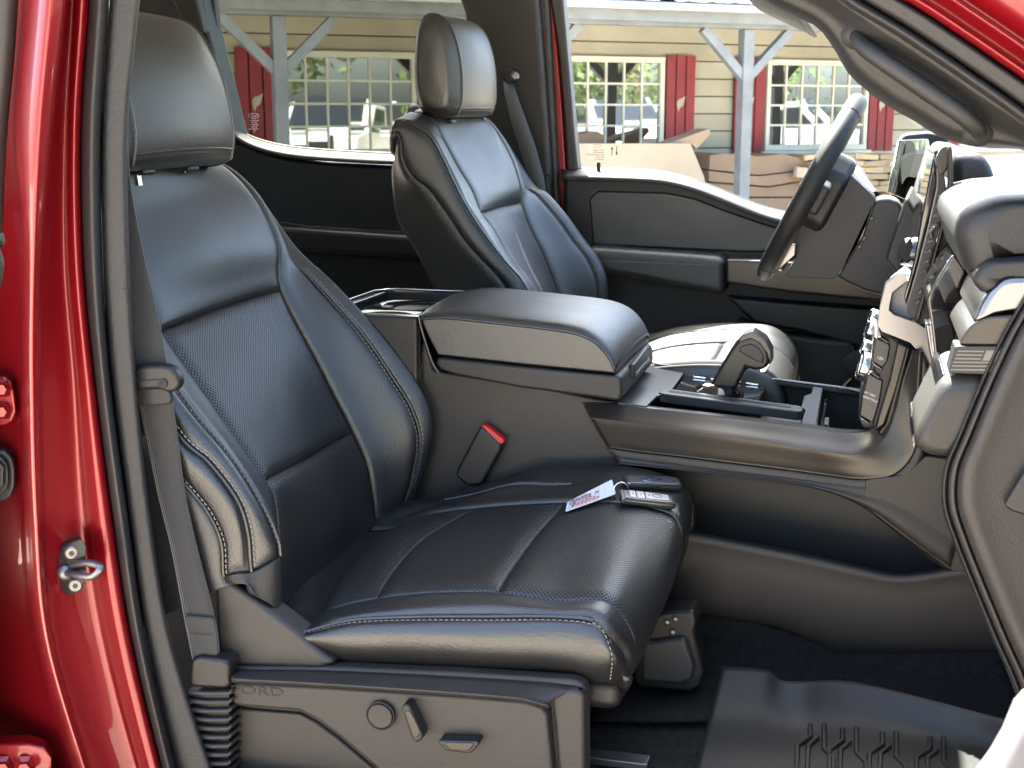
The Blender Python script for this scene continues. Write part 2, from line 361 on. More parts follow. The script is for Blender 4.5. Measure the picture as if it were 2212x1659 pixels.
bbox('outlet_box', (*UB(1723, 337)[:1], -.04, UB(1723, 337).z), (.1, .05, .07), mat('outlet_grey', (.3, .31, .33), .5), B, .005)

# cardboard and wood piled on the porch
card = [mat('cardboard_light', (.56, .44, .33), .85, var=.08, vscale=3), mat('cardboard_brown', (.31, .21, .145), .85, var=.1, vscale=3), mat('cardboard_mid', (.46, .33, .23), .85, var=.1, vscale=3)]
def carton(label, px, yb, m, depth=.4, fold=True, grp='cardboard lying on the porch'):
    P = [BM @ UB(a, b, yb) for a, b in px]
    o = prism('cardboard_box', P, BRm @ Vector((0, depth, .0)), m, None, .004)
    tag(o, label, 'cardboard', grp); return o
carton('large pale cardboard sheet standing upright outside the driver window', [(1215, 310), (1492, 310), (1522, 384), (1530, 470), (1205, 470)], -.95, card[0], .12)
carton('open cardboard box end tilted on top of the pale sheet', [(1440, 311), (1470, 300), (1532, 278), (1536, 287), (1505, 322), (1494, 311)], -.8, card[2], .25)
carton('brown carton behind the pale sheet under the middle window', [(1242, 290), (1290, 284), (1306, 292), (1304, 312), (1242, 312)], -.45, card[1], .3)
carton('topmost long brown carton stacked behind the porch post', [(1534, 336), (1560, 331), (1640, 338), (1690, 332), (1745, 345), (1742, 366), (1640, 378), (1532, 366)], -.75, card[1], .55)
carton('second brown carton from top in the stack behind the post', [(1531, 369), (1640, 381), (1742, 369), (1735, 390), (1660, 402), (1532, 392)], -.78, card[1], .6)
carton('third brown carton from top in the stack behind the post', [(1532, 395), (1660, 405), (1734, 393), (1728, 425), (1545, 425)], -.74, card[1], .6)
carton('lowest brown carton in the stack behind the post', [(1545, 428), (1728, 428), (1722, 520), (1540, 520)], -.76, card[1], .6)
carton('pale carton end leaning on the brown stack beside the wheel', [(1722, 360), (1762, 366), (1750, 385), (1720, 383)], -.9, card[0], .06)
wood = [mat('pale_lumber', (.56, .42, .27), .8, var=.15, vscale=6), mat('lumber_worn', (.42, .31, .2), .8, var=.18, vscale=6)]
nl = 0
for r in range(7):
    for k in range(4):
        a = UB(1752 + k * 52 + (r % 2) * 20, 338 + r * 14, -.7 - .05 * (r % 2)); L = .3 + .06 * ((k * 3 + r) % 3)
        R = Matrix.Rotation(radians(((k * 37 + r * 23) % 17) - 8), 3, 'Z') @ Matrix.Rotation(radians(((k * 13 + r * 29) % 9) - 4), 3, 'Y')
        o = box('lumber_offcut', BM @ Vector((a.x, a.y, a.z)), (L, .28, .055), wood[(k + r) % 2], None, .003, BRm @ R)
        tag(o, 'sawn pale lumber offcut in the loose pile beyond the steering wheel', 'lumber', 'lumber offcuts piled on the porch'); nl += 1
bbox('pallet_base', (UB(1840, 400, -.7).x, -.7, .45), (1.3, .5, .34), wood[1])

# ------------------------------------------------------------------ lot behind the photographer (seen in panes and paint)
leafm = [mat('leaves_dark', (.06, .11, .03), .6), mat('leaves_light', (.12, .17, .05), .6)]; bark = mat('bark', (.12, .09, .065), .9, bump=(20, .8, .02))
def tree_mesh(seed, h, r):
    rnd = random.Random(seed); vs = []; fs = []; mi = []
    cl = []
    for k in range(60):
        a = rnd.uniform(0, 2 * pi); el = rnd.uniform(-.9, 1); q = rnd.uniform(.35, 1) ** .6
        cl.append(Vector((cos(a) * sqrt(max(0, 1 - el * el)) * r * q, sin(a) * sqrt(max(0, 1 - el * el)) * r * q, h * .5 + el * h * .46 * q)))
    for c in cl:
        cr_ = rnd.uniform(.5, 1.0) * r * .32; m_ = rnd.randint(0, 1)
        for k in range(55):
            d = Vector((rnd.gauss(0, 1), rnd.gauss(0, 1), rnd.gauss(0, .8))).normalized() * cr_ * rnd.uniform(.4, 1)
            p = c + d; a_ = Vector((rnd.gauss(0, 1), rnd.gauss(0, 1), rnd.gauss(0, 1))).normalized() * .16; b_ = a_.orthogonal().normalized() * .1
            i = len(vs); vs += [p - a_, p + b_, p + a_, p - b_]; fs.append((i, i + 1, i + 2, i + 3)); mi.append(m_)
    me = bpy.data.meshes.new('crown'); me.from_pydata([tuple(v) for v in vs], [], fs); me.materials.append(leafm[0]); me.materials.append(leafm[1])
    for p, q in zip(me.polygons, mi): p.material_index = q
    return me
tm = [tree_mesh(1, 9, 3.6), tree_mesh(2, 11, 4.2)]
tv = tube('trunk', [(0, 0, 0), (.1, .05, 2.5), (-.05, .1, 5), (.1, 0, 7)], [.24, .19, .13, .05], bark); trunk_me = tv.data; bpy.data.objects.remove(tv)
def lot(l, d): return rh * l + fh * d
for k, (l, d, s) in enumerate([(6, -16, 1.1), (14, -14, 1), (21, -9, 1.2), (27, -3, 1), (31, 5, 1.1), (-2, -19, 1.2), (-11, -17, 1), (-19, -10, 1.1), (24, 12, .9), (36, -14, 1.4), (17, -24, 1.5), (2, -27, 1.5)]):
    t = empty('lot_tree', lot(l, d), 'leafy green tree at the far side of the lot mirrored in the shop panes', 'tree', 'trees round the lot', rz=k * 1.7)
    t.scale = (s, s, s)
    for nm, me in (('crown', tm[k % 2]), ('trunk', trunk_me)):
        o = bpy.data.objects.new(nm, me); COL.objects.link(o); o.parent = t
wpaint = mat('white_vehicle_paint', (.75, .76, .77), .25, coat=.8); dgl = mat('dark_vehicle_glass', (.02, .025, .03), .05, coat=1); tyre = mat('tyre_rubber', (.02, .02, .02), .8); blue = mat('blue_tarp', (.06, .10, .26), .6)
def parked(l, d, rz, label, col):
    t = empty('parked_pickup', lot(l, d), label, 'pickup truck', rz=rz)
    T = wmat(t)
    def X(p): return T @ Vector(p)
    sec = [(-2.7, .55), (-2.72, 1.15), (-.9, 1.18), (-.75, 1.85), (.55, 1.9), (1.25, 1.28), (2.5, 1.2), (2.75, .95), (2.75, .5)]
    o = prism('body', [X((a, -.95, b)) for a, b in sec], T.to_3x3() @ Vector((0, 1.9, 0)), col, t, .06, 3)
    for s in (-1, 1):
        g = [(-.62, 1.25), (-.55, 1.75), (.5, 1.8), (1.02, 1.3)]
        prism('side_window', [X((a, s * .955, b)) for a, b in g], T.to_3x3() @ Vector((0, -s * .02, 0)), dgl, t, .01)
        for x in (-1.7, 1.75): lathe('wheel', X((x, s * .72, .4)), T.to_3x3() @ Vector((0, s, 0)), [(.2, 0), (.4, .02), (.4, .22), (.24, .25), (.22, .2), (.05, .22)], tyre, t, 20)
    prism('windscreen', [X((.62, -.8, 1.87)), X((1.24, -.85, 1.31)), X((1.24, .85, 1.31)), X((.62, .8, 1.87))], T.to_3x3() @ Vector((.02, 0, .03)), dgl, t, .005)
    prism('grille', [X((2.77, -.6, .6)), X((2.77, .6, .6)), X((2.77, .6, 1.0)), X((2.77, -.6, 1.0))], T.to_3x3() @ Vector((.03, 0, 0)), tyre, t, .01)
parked(10.5, -2.5, BR + radians(118), 'white pickup parked in the lot mirrored in the left shop window', wpaint)
parked(14.5, -6.5, BR + radians(105), 'white pickup farther back in the lot mirrored behind the first', wpaint)
parked(18.5, -.5, BR + radians(95), 'white pickup at the lot edge mirrored in the middle shop window', wpaint)
parked(22, 3.2, BR + radians(60), 'silver grey pickup at the lot edge mirrored in the right shop window', mat('grey_vehicle_paint', (.38, .39, .41), .25, coat=.8))
# ================================================================== THE TRUCK CAB
T = empty('pickup_truck', (-.5, 2.4, .5), 'red crew cab pickup with its front passenger door open, seen from outside that door', 'pickup truck')
def wpt(p): return Vector(p)
# ---- near door post: rows down the post, columns across it (pixel x, lateral Y)
rowy = [-360, 0, 280, 564, 819, 1114, 1378, 1659, 1860]
def col(xs, Y):
    xs = list(xs); xs = [xs[0] + (xs[0] - xs[1]) * 1.2] + xs + [xs[-1] + (xs[-1] - xs[-2]) * .9]
    return [U(x, y, Y=Y) for x, y in zip(xs, rowy)]
outer = [col((-200, -230, -220, -218, -210, -190, -110), 1.74), col((12, -14, 14, 18, 24, 46, 120), 1.66), col((40, 20, 48, 48, 54, 78, 160), 1.60), col((72, 50, 58, 58, 66, 90, 172), 1.525), col((101, 78, 70, 67, 76, 100, 181), 1.505), col((126, 99, 84, 82, 89, 111, 190), 1.515),
         col((140, 112, 94, 92, 99, 122, 199), 1.53), col((148, 124, 112, 122, 136, 168, 240), 1.56), col((156, 139, 138, 158, 178, 218, 292), 1.588), col((163, 149, 150, 171, 197, 238, 305), 1.578), col((176, 160, 164, 187, 219, 259, 326), 1.572), col((190, 172, 177, 201, 238, 279, 345), 1.585), col((196, 179, 184, 208, 246, 287, 352), 1.615)]
sfp = Surf([list(r) for r in zip(*outer)], 1)
BP = patch('door_post', sfp, 0, 8, 0, 12, M['red'], T, 60, 96, thick=.004)
tag(BP, 'glossy red door post with two raised ridges')
seal = [col((191, 174, 179, 203, 241, 282, 347), 1.607), col((197, 180, 184, 208, 247, 288, 353), 1.585), col((214, 197, 201, 222, 260, 299, 364), 1.575), col((229, 212, 215, 233, 271, 309, 373), 1.588), col((236, 219, 222, 239, 277, 315, 379), 1.615)]
patch('weather_seal', Surf([list(r) for r in zip(*seal)], 1), 0, 8, 0, 4, M['rubber'], T, 60, 20, thick=.002)
trim = [col((237, 220, 223, 241, 279, 317, 381), 1.615), col((243, 226, 228, 247, 285, 323, 389), 1.602), col((270, 250, 253, 270, 305, 347, 425), 1.605), col((297, 271, 275, 290, 321, 365, 452), 1.612), col((302, 276, 280, 294, 325, 369, 458), 1.63), col((302, 276, 280, 294, 325, 369, 458), 1.70)]
sft = Surf([list(r) for r in zip(*trim)], 1)
patch('post_trim', sft, 0, 8, 0, 5, mat('grained_trim', (.017, .017, .018), .5, bump=(260, .7, .0012), var=.1), T, 70, 24, thick=.003)
p_, n_ = on(sft, [(3.23, 2.4), (3.23, 3.1), (3.22, 3.8)], .0004); tube('trim_joint', p_, .0008, M['black'], T, 6)
# striker
st = slab('door_striker', [(133, 1182), (150, 1172), (176, 1163), (187, 1180), (188, 1252), (170, 1275), (150, 1290), (134, 1276), (125, 1240), (126, 1205)], 1.545, .012, mat('striker_black', (.02, .02, .02), .35, metal=.5), T, .002, dx=-.012)
tag(st, 'black striker plate with a bent steel loop')
a = [U(138, 1236, Y=1.545), U(158, 1240, Y=1.53), U(190, 1246, Y=1.508), U(206, 1242, Y=1.5), U(217, 1229, Y=1.5), U(212, 1221, Y=1.507), U(186, 1216, Y=1.522), U(158, 1220, Y=1.54)]
tube('loop', spline(a, 30), .0052, M['steel'], st, 10)
lathe('boss', U(142, 1236, Y=1.546), (.6, -.8, 0), [(.012, -.005), (.012, .006), (.009, .01), (.005, .012)], M['steel'], st)
for sx, sy in ((155, 1193), (163, 1263)):
    s = lathe('screw', U(sx, sy, Y=1.546), (.5, -.86, 0), [(.0105, -.003), (.0105, .003), (.008, .0055), (.0035, .0055)], M['steel'], st)
    lathe('socket', U(sx, sy, Y=1.546) + Vector((.5, -.86, 0)) * .0057, (.5, -.86, 0), [(.0038, -.001), (.0038, .0006)], M['black'], s, 6)
# rear door hinges and cable grommet on the post's left
hg = slab('hinge', [(-40, 820), (8, 812), (24, 826), (30, 852), (34, 890), (26, 912), (10, 920), (-40, 925)], 1.63, .02, M['red'], T, .004, dx=-.01)
for yy in (838, 886): lathe('hinge_bolt', U(6, yy, Y=1.628), (.4, -.9, 0), [(.014, -.004), (.014, .004), (.009, .009), (.008, .014)], M['red'], hg, 6)
hg = slab('hinge', [(-40, 1608), (60, 1606), (98, 1616), (112, 1640), (112, 1700), (-40, 1700)], 1.60, .03, M['red'], T, .006, dx=-.02)
for xx in (10, 56): lathe('hinge_bolt', U(xx, 1652, Y=1.598), (.4, -.9, .1), [(.017, -.004), (.017, .004), (.01, .01), (.009, .018)], M['red'], hg, 6)
gp = slab('cable_grommet', [(-40, 968), (8, 972), (26, 990), (31, 1015), (31, 1050), (24, 1074), (8, 1084), (-40, 1088)], 1.63, .02, M['rubber'], T, .005, dx=-.01)
for q in (4, 14): slab('rib', [(-40, 978 + q), (4 - q / 2, 982 + q), (18 - q / 2, 998 + q), (22 - q, 1020), (22 - q, 1045), (16 - q / 2, 1064 - q), (2 - q / 2, 1072 - q), (-40, 1078 - q)], 1.625 - q * .0006, .01, M['rubber'], gp, .003, dx=-.01)
tube('rear_door_seal', spline([U(16, -60, Y=1.56), U(4, 120, Y=1.56), U(-12, 300, Y=1.56), U(-20, 500, Y=1.56)], 20), .016, M['rubber'], T)

# ---- shell: roof, rear wall, floor, far body side
RZ = 1.93
prism('roof', [(-2.35, 1.58, RZ + .03), (-.26, 1.58, RZ), (-.26, 3.16, RZ), (-2.35, 3.16, RZ + .03)], (0, 0, .05), M['red'], T, .02)
prism('headliner', [(-2.3, 1.62, RZ - .015), (-.26, 1.62, RZ - .03), (-.26, 3.15, RZ - .03), (-2.3, 3.15, RZ - .015)], (0, 0, .02), M['head'], T, .004)
prism('windscreen', [(-.26, 1.66, RZ - .02), (.78, 1.62, 1.36), (.78, 3.22, 1.36), (-.26, 3.14, RZ - .02)], (.003, 0, .006), M['glass'], T, 0)
prism('rear_cab_wall', [(-2.3, 1.62, .6), (-2.3, 3.26, .6), (-2.34, 3.26, RZ), (-2.34, 1.62, RZ)], (-.04, 0, 0), M['black'], T, .01)
prism('floor_pan', [(-2.3, 1.56, .54), (.75, 1.56, .54), (.75, 3.3, .54), (-2.3, 3.3, .54)], (0, 0, -.05), M['carpet'], T, .004)
prism('firewall', [(.75, 1.6, .5), (.75, 3.28, .5), (.75, 3.28, 1.3), (.75, 1.6, 1.3)], (.04, 0, 0), M['black'], T, .01)
prism('hood', [(.8, 1.6, 1.28), (2.0, 1.66, 1.2), (2.0, 3.16, 1.2), (.8, 3.24, 1.28)], (0, 0, -.5), M['red'], T, .06, 4)
prism('rear_bench', [(-2.25, 1.75, .95), (-1.75, 1.75, .95), (-1.72, 1.75, .88), (-1.72, 1.75, .62), (-2.25, 1.75, .62)], (0, 1.4, 0), M['vinyl'], T, .04, 4)
prism('rear_bench_back', [(-2.28, 1.75, .95), (-2.1, 1.75, .95), (-2.2, 1.75, 1.5), (-2.29, 1.75, 1.5)], (0, 1.4, 0), M['vinyl'], T, .03, 4)
prism('sill_plate', [(-1.0, 1.5, .56), (.45, 1.5, .56), (.45, 1.62, .60), (-1.0, 1.62, .60)], (0, 0, -.06), M['black'], T, .01)

# closed near rear door behind the post
nr = prism('rear_passenger_door', [(-2.25, 1.52, .55), (-1.26, 1.52, .55), (-1.24, 1.53, .9), (-1.26, 1.56, 1.42), (-2.25, 1.56, 1.42)], (0, .07, 0), M['red'], T, .01)
prism('door_lining', [(-2.25, 1.60, .6), (-1.28, 1.60, .6), (-1.28, 1.64, 1.43), (-2.25, 1.64, 1.43)], (0, .04, 0), M['black'], nr, .01)
prism('window_glass', [(-2.2, 1.585, 1.42), (-1.22, 1.585, 1.42), (-1.26, 1.61, RZ - .02), (-2.2, 1.61, RZ - .02)], (0, .004, 0), M['tint'], nr, 0)
# ---- near roof rail and windscreen post, upper right
ap = [(700, -330), (1000, -300), (1300, -205), (1560, -60), (1651, 0), (1700, 22), (1728, 39), (1752, 38), (1779, 77), (1802, 105), (1826, 147), (1847, 172), (1893, 210), (1963, 256), (1998, 266), (2040, 302), (2086, 312), (2135, 319), (2260, 345), (2700, 600)]
up = [(740, -400), (1040, -365), (1350, -265), (1620, -120), (1700, -70), (1760, -40), (1790, -20), (1812, 0), (1840, 18), (1870, 36), (1905, 58), (1940, 78), (1985, 108), (2040, 145), (2070, 165), (2100, 186), (2140, 214), (2180, 242), (2300, 326), (2740, 600)]
mid = [((a[0] + b[0]) / 2, (a[1] + b[1]) / 2) for a, b in zip(ap, up)]
c0 = [U(*p, Y=1.78) for p in ap]; c1 = [U(*p, Y=1.715) for p in ap]; c2 = [U(p[0] * .7 + q[0] * .3, p[1] * .7 + q[1] * .3, Y=1.672) for p, q in zip(ap, mid)]
c3 = [U(*p, Y=1.66) for p in mid]; c4 = [U(*p, Y=1.63) for p in up]
AP = loft('windscreen_post', [c0, c1, c2, c3, c4], M['plastic'], T, 90, 24, flip=1, thick=.004, nc=40)
tag(AP, 'charcoal trimmed windscreen post carrying a grab handle')
rail = lambda o, Y: [U(p[0] + o[0] * .44, p[1] + o[1] * .44, Y=Y) for p in up]
loft('post_seal', [rail((-2, 4), 1.635), rail((4, -2), 1.612), rail((20, -14), 1.6), rail((40, -30), 1.605), rail((52, -40), 1.63)], M['rubber'], T, 80, 14, flip=1, thick=.002, nc=36)
loft('post_flange', [rail((50, -36), 1.628), rail((62, -46), 1.605), rail((100, -78), 1.6), rail((125, -98), 1.60), rail((136, -108), 1.615)], M['plastic'], T, 80, 14, flip=1, thick=.002, nc=36)
loft('roof_rail', [rail((132, -106), 1.62), rail((144, -116), 1.598), rail((166, -136), 1.588), rail((188, -156), 1.60), rail((205, -172), 1.592), rail((240, -200), 1.57), rail((262, -218), 1.585), rail((330, -270), 1.56), rail((420, -340), 1.55)], M['red'], T, 80, 40, flip=1, thick=.003, nc=36)
hb = spline([U(1846, 72, Y=1.66), U(1862, 98, Y=1.645), U(1900, 126, Y=1.632), U(1960, 167, Y=1.628), U(2020, 208, Y=1.628), U(2075, 246, Y=1.63), U(2108, 276, Y=1.64), U(2118, 292, Y=1.66)], 30)
tube('grab_handle', hb, [.007 + .004 * sin(pi * i / 29) ** .5 for i in range(30)], M['plastic'], AP, 12)
for e in ((1850, 74), (2112, 284)): lathe('handle_mount', U(*e, Y=1.668), (0, -1, 0), [(.018, -.01), (.018, .004), (.012, .012), (.005, .015)], M['plastic'], AP, 16)
slab('visor', [(1570, -40), (1640, -6), (1700, 22), (1726, 38), (1738, 30), (1700, 6), (1650, -18), (1600, -60)], 1.85, .5, M['black'], T, .008)

# ---- open passenger door: swung out ahead of the photographer, its lower corner in the sun
od = slab('open_passenger_door', [(2079, 1700), (2102, 1650), (2135, 1604), (2160, 1560), (2185, 1500), (2205, 1478), (2300, 1440), (2340, 1700)], .98, -.06, mat('door_sill_grey', (.10, .095, .095), .5, bump=(500, .2, .0005)), T, .012, 4)
d0, d1 = Vector((.40, 1.52, 0)), Vector((.62, .45, 0)); dt = Vector((.07, .015, 0))
prism('door_lining', [d0 + Vector((0, 0, .62)), d1 + Vector((0, 0, .62)), d1 + Vector((0, 0, 1.38)), d0 + Vector((0, 0, 1.3))], dt * .6, M['plastic'], od, .01)
prism('door_skin', [d0 + dt * .65 + Vector((0, 0, .55)), d1 + dt * .65 + Vector((0, 0, .55)), d1 + dt * .65 + Vector((0, 0, 1.4)), d0 + dt * .65 + Vector((0, 0, 1.32))], dt * .5, M['red'], od, .01)
prism('window_glass', [d0 + dt * .5 + Vector((0, 0, 1.32)), d1 + dt * .5 + Vector((0, 0, 1.4)), d1 + dt * .5 + Vector((-.02, .02, 1.9)), d0.lerp(d1, .55) + dt * .5 + Vector((0, 0, 1.86))], dt * .05, M['glass'], od, 0)

# ---- kick panel and door frame trim at right
kp = [(2212, 640), (2160, 730), (2105, 850), (2050, 985), (2032, 1040), (2034, 1085), (2060, 1170), (2100, 1270), (2150, 1390), (2190, 1480), (2230, 1600)]
e = lambda dx, Y: [U(p[0] + dx, p[1], Y=Y) for p in kp]
loft('frame_seal', [e(-2, 1.72), e(0, 1.66), e(5, 1.645), e(14, 1.652)], M['plastic'], T, 60, 10, flip=1)
loft('frame_trim', [e(13, 1.655), e(17, 1.64), e(28, 1.636), e(31, 1.65)], M['brownp'], T, 60, 10, flip=1)
kpan = loft('kick_panel', [e(30, 1.652), e(36, 1.636), e(58, 1.625), e(120, 1.63), e(330, 1.64)], M['brownp'], T, 60, 20, flip=1)
slab('panel_recess', [(2168, 1092), (2212, 1020), (2260, 1000), (2260, 1130), (2185, 1105)], 1.615, .012, M['black'], kpan, .004)

prism('cowl_side', [(.24, 1.655, .58), (.24, 1.655, 1.05), (.34, 1.655, 1.36), (.76, 1.655, 1.34), (.76, 1.655, .58)], (0, .02, 0), M['brownp'], T, .004)
prism('front_fender', [(.46, 1.50, .45), (.46, 1.52, 1.24), (2.0, 1.56, 1.16), (2.05, 1.56, .5)], (0, .10, 0), M['red'], T, .03, 4)
# ---- far side of the cab ------------------------------------------------------------
FY = 3.22
post = slab('far_door_post', [(985, -120), (993, 0), (1003, 30), (1010, 120), (1030, 260), (1060, 640), (1120, 900), (1215, 900), (1206, 640), (1198, 500), (1191, 439), (1188, 374), (1174, 170), (1162, 17), (1150, -120)], FY - .03, .09, M['plastic'], T, .012, 3)
slab('post_trim_joint', [(1150, 372), (1189, 376), (1189, 380), (1150, 376)], FY - .032, .01, M['black'], post, 0)
slab('far_post_seal', [(1152, -120), (1164, 17), (1176, 170), (1190, 374), (1193, 439), (1200, 520), (1214, 520), (1207, 439), (1194, 204), (1184, 17), (1172, -120)], FY + .0, .06, M['rubber'], T, .008, 3)
slab('far_body_pillar', [(1168, -120), (1182, 0), (1196, 200), (1208, 440), (1213, 560), (1232, 560), (1228, 440), (1221, 330), (1214, 218), (1204, 102), (1188, -40), (1182, -120)], FY + .03, .05, M['red'], T, .006, 3)
slab('sun_slit_plug', [(1160, -140), (1180, 0), (1200, 200), (1212, 370), (1212, 600), (1238, 600), (1238, 366), (1220, 136), (1208, 0), (1198, -140)], FY + .07, .03, M['black'], T, .003)  # unseen slab added to stop sun leaking through the slit beside the post
# rear door
RD = slab('rear_door', [(380, 300), (500, 302), (516, 305), (560, 325), (620, 340), (700, 350), (860, 358), (1060, 366), (1060, 900), (380, 900)], FY - .01, .09, M['black'], T, .014, 3)
tag(RD, 'black rear door panel with a sunlit window ledge')
L0 = [(496, 270), (511, 282), (560, 304), (620, 318), (700, 326), (850, 334), (1010, 337)]
loft('window_ledge', [[U(p[0], p[1] + 22, Y=FY - .03) for p in L0], [U(p[0], p[1] + 14, Y=FY - .024) for p in L0], [U(p[0], p[1] + 5, Y=FY + .01) for p in L0], [U(p[0], p[1] + 2, Y=FY + .05) for p in L0]], M['plastic'], RD, 40, 10, flip=-1, thick=.004)
tube('glass_seal', spline([U(*p, Y=FY + .055) for p in L0], 30), .006, M['black'], RD)
slab('trim_strip', [(600, 478), (665, 487), (780, 495), (900, 502), (900, 508), (780, 501), (665, 493), (600, 484)], FY - .05, .05, M['satin'], RD, .003)
slab('door_armrest', [(560, 486), (665, 494), (900, 510), (900, 560), (640, 545), (560, 530)], FY - .09, .09, M['black'], RD, .014, 3)
slab('window_glass', [(440, -130), (470, 0), (482, 110), (498, 200), (511, 284), (560, 306), (620, 320), (700, 328), (860, 337), (1020, 340), (1000, -130)], FY + .062, .004, M['tint'], RD, 0)
CP = slab('rear_window_post', [(280, -140), (430, -140), (436, 0), (447, 60), (470, 150), (492, 240), (505, 290), (516, 316), (380, 330), (250, 330)], FY - .02, .09, M['black'], T, .01, 3)
slab('window_frame', [(448, -140), (462, 0), (474, 110), (490, 200), (504, 270), (512, 290), (505, 296), (494, 250), (472, 150), (452, 60), (438, -20), (430, -140)], FY + .035, .03, M['black'], RD, .005)
slab('quarter_trim', [(330, -140), (418, -140), (424, 0), (440, 70), (400, 70), (370, 0)], FY - .06, .04, M['plastic'], CP, .01)
# etched glass marks on the rear pane (seen from inside, so mirrored)
gy = FY + .06; etch = mat('etched_white', (.75, .75, .75), .7)
def ring(name, c, rx, rz, th, m, parent, y):
    vs = []; fs = []; n = 28
    for i in range(n):
        a = 2 * pi * i / n
        for q in (0, 1): vs.append((c.x + (rx - th * q) * cos(a), y, c.z + (rz - th * q) * sin(a)))
    for i in range(n): j = (i + 1) % n; fs.append((2 * i, 2 * i + 1, 2 * j + 1, 2 * j))
    return mesh(name, vs, fs, m, parent, smooth=False)
c = U(548, 250, Y=gy); mk = ring('glass_mark', c, .016, .0075, .002, etch, RD, gy)
text('lettering', 'Ford', c + Vector((.0115, 0, -.003)), (-1, 0, 0), (0, 0, 1), .010, etch, mk, .0002)
for k, (wd, s) in enumerate(((.030, 'AS3 M43 43R'), (.018, 'DOT 23'), (.026, 'SEKURIT LT'), (.016, 'E6 SAFE'), (.024, 'LAMINATED'), (.006, 'M3'))):
    text('lettering', s, c + Vector((wd * .5, 0, -.014 - k * .0056)), (-1, 0, 0), (0, 0, 1), .0050, etch, mk, .0002)
# driver door
DD = slab('driver_door', [(1216, 372), (1252, 371), (1350, 376), (1430, 382), (1500, 399), (1560, 424), (1640, 458), (1700, 476), (1800, 500), (2050, 520), (2120, 900), (1216, 900)], FY - .005, .09, M['plastic'], T, .014, 3)
tag(DD, 'charcoal driver door panel with a wavy sunlit window ledge')
L1 = [(1212, 366), (1250, 366), (1350, 369), (1430, 374), (1500, 391), (1560, 414), (1640, 446), (1700, 462), (1800, 478), (1950, 488)]
loft('window_ledge', [[U(p[0], p[1] + 24, Y=FY - .026) for p in L1], [U(p[0], p[1] + 15, Y=FY - .02) for p in L1], [U(p[0], p[1] + 5, Y=FY + .015) for p in L1], [U(p[0], p[1] + 1, Y=FY + .055) for p in L1]], M['plastic'], DD, 50, 10, flip=-1, thick=.004)
tube('glass_seal', spline([U(*p, Y=FY + .06) for p in L1], 40), .006, M['black'], DD)
lathe('lock_button', U(1293, 373, Y=FY + .01), (0, 0, 1), [(.005, -.01), (.005, .022), (.004, .025)], M['black'], DD, 10)
slab('window_frame', [(1172, -140), (1187, 0), (1204, 102), (1218, 272), (1224, 370), (1249, 370), (1242, 300), (1228, 136), (1216, 0), (1206, -140)], FY + .02, .05, M['rubber'], DD, .008, 3)
slab('window_glass', [(1200, -140), (1216, 0), (1230, 136), (1247, 368), (1350, 371), (1430, 376), (1500, 393), (1560, 416), (1640, 448), (1700, 464), (1960, 492), (2010, 300), (1960, 256), (1780, 70), (1640, -140)], FY + .066, .004, M['glass'], DD, 0)
c = U(1290, 315, Y=gy + .003); mk = ring('glass_mark', c, .009, .004, .0008, M['ink'], DD, gy + .003)
for k, s in enumerate(('DOT 23 AS2', 'LAMINATED', 'SOUNDSCREEN M37', '43R 00093', 'TRANSP 70')):
    text('lettering', s, c + Vector((.018, 0, -.012 - k * .0058)), (-1, 0, 0), (0, 0, 1), .0050, M['ink'], mk, .0001)
for q, (x, yy, s) in enumerate(((1326, 326, 1), (1336, 326, -1))):
    p = U(x - 4, yy, Y=gy + .003)
    ar = [(0, .011 * s), (.0032, .004 * s), (.0009, .004 * s), (.0009, -.011 * s), (-.0009, -.011 * s), (-.0009, .004 * s), (-.0032, .004 * s)]
    mesh('arrow', [(p.x + a_, gy + .003, p.z + b_) for a_, b_ in ar], [tuple(range(7))], M['ink'], mk, smooth=False)
ins = slab('door_insert', [(1272, 430), (1290, 412), (1440, 416), (1500, 428), (1560, 452), (1640, 480), (1700, 498), (1700, 545), (1600, 545), (1280, 530)], FY - .012, .02, M['vinyl'], DD, .006)
ar_ = slab('door_armrest', [(1262, 533), (1300, 536), (1480, 548), (1566, 556), (1566, 640), (1480, 625), (1290, 590)], FY - .10, .10, M['vinyl'], DD, .02, 4)
pt_ = [U(a, b, Y=FY - .1005) for a, b in ((1276, 562), (1400, 567), (1555, 574))]; pt_ = spline(pt_, 30); stitch('stitching', pt_, [Vector((0, -1, 0))] * 31, M['thread'], ar_)
sp = slab('switch_panel', [(1567, 560), (1640, 562), (1800, 572), (1960, 585), (1960, 660), (1900, 652), (1700, 632), (1567, 612)], FY - .10, .11, M['satin'], DD, .008, 3)
for k in range(4): slab('switch', [(1690 + k * 22, 566 + k * 2), (1706 + k * 22, 567 + k * 2), (1708 + k * 22, 575 + k * 2), (1692 + k * 22, 574 + k * 2)], FY - .085, .03, M['chrome'], sp, .002)
slab('door_pocket', [(1567, 640), (1700, 652), (1910, 668), (1890, 760), (1720, 715), (1630, 700)], FY - .05, .05, M['black'], DD, .01, 3)
slab('pocket_lip', [(1590, 690), (1660, 720), (1840, 740), (1860, 800), (1800, 860), (1600, 860)], FY - .075, .08, M['plastic'], DD, .012, 3)
spk = lathe('speaker_grille', U(1852, 788, Y=FY - .085), (0, -1, 0), [(.034, -.01), (.034, .003), (.030, .004)], M['plastic'], DD, 24)
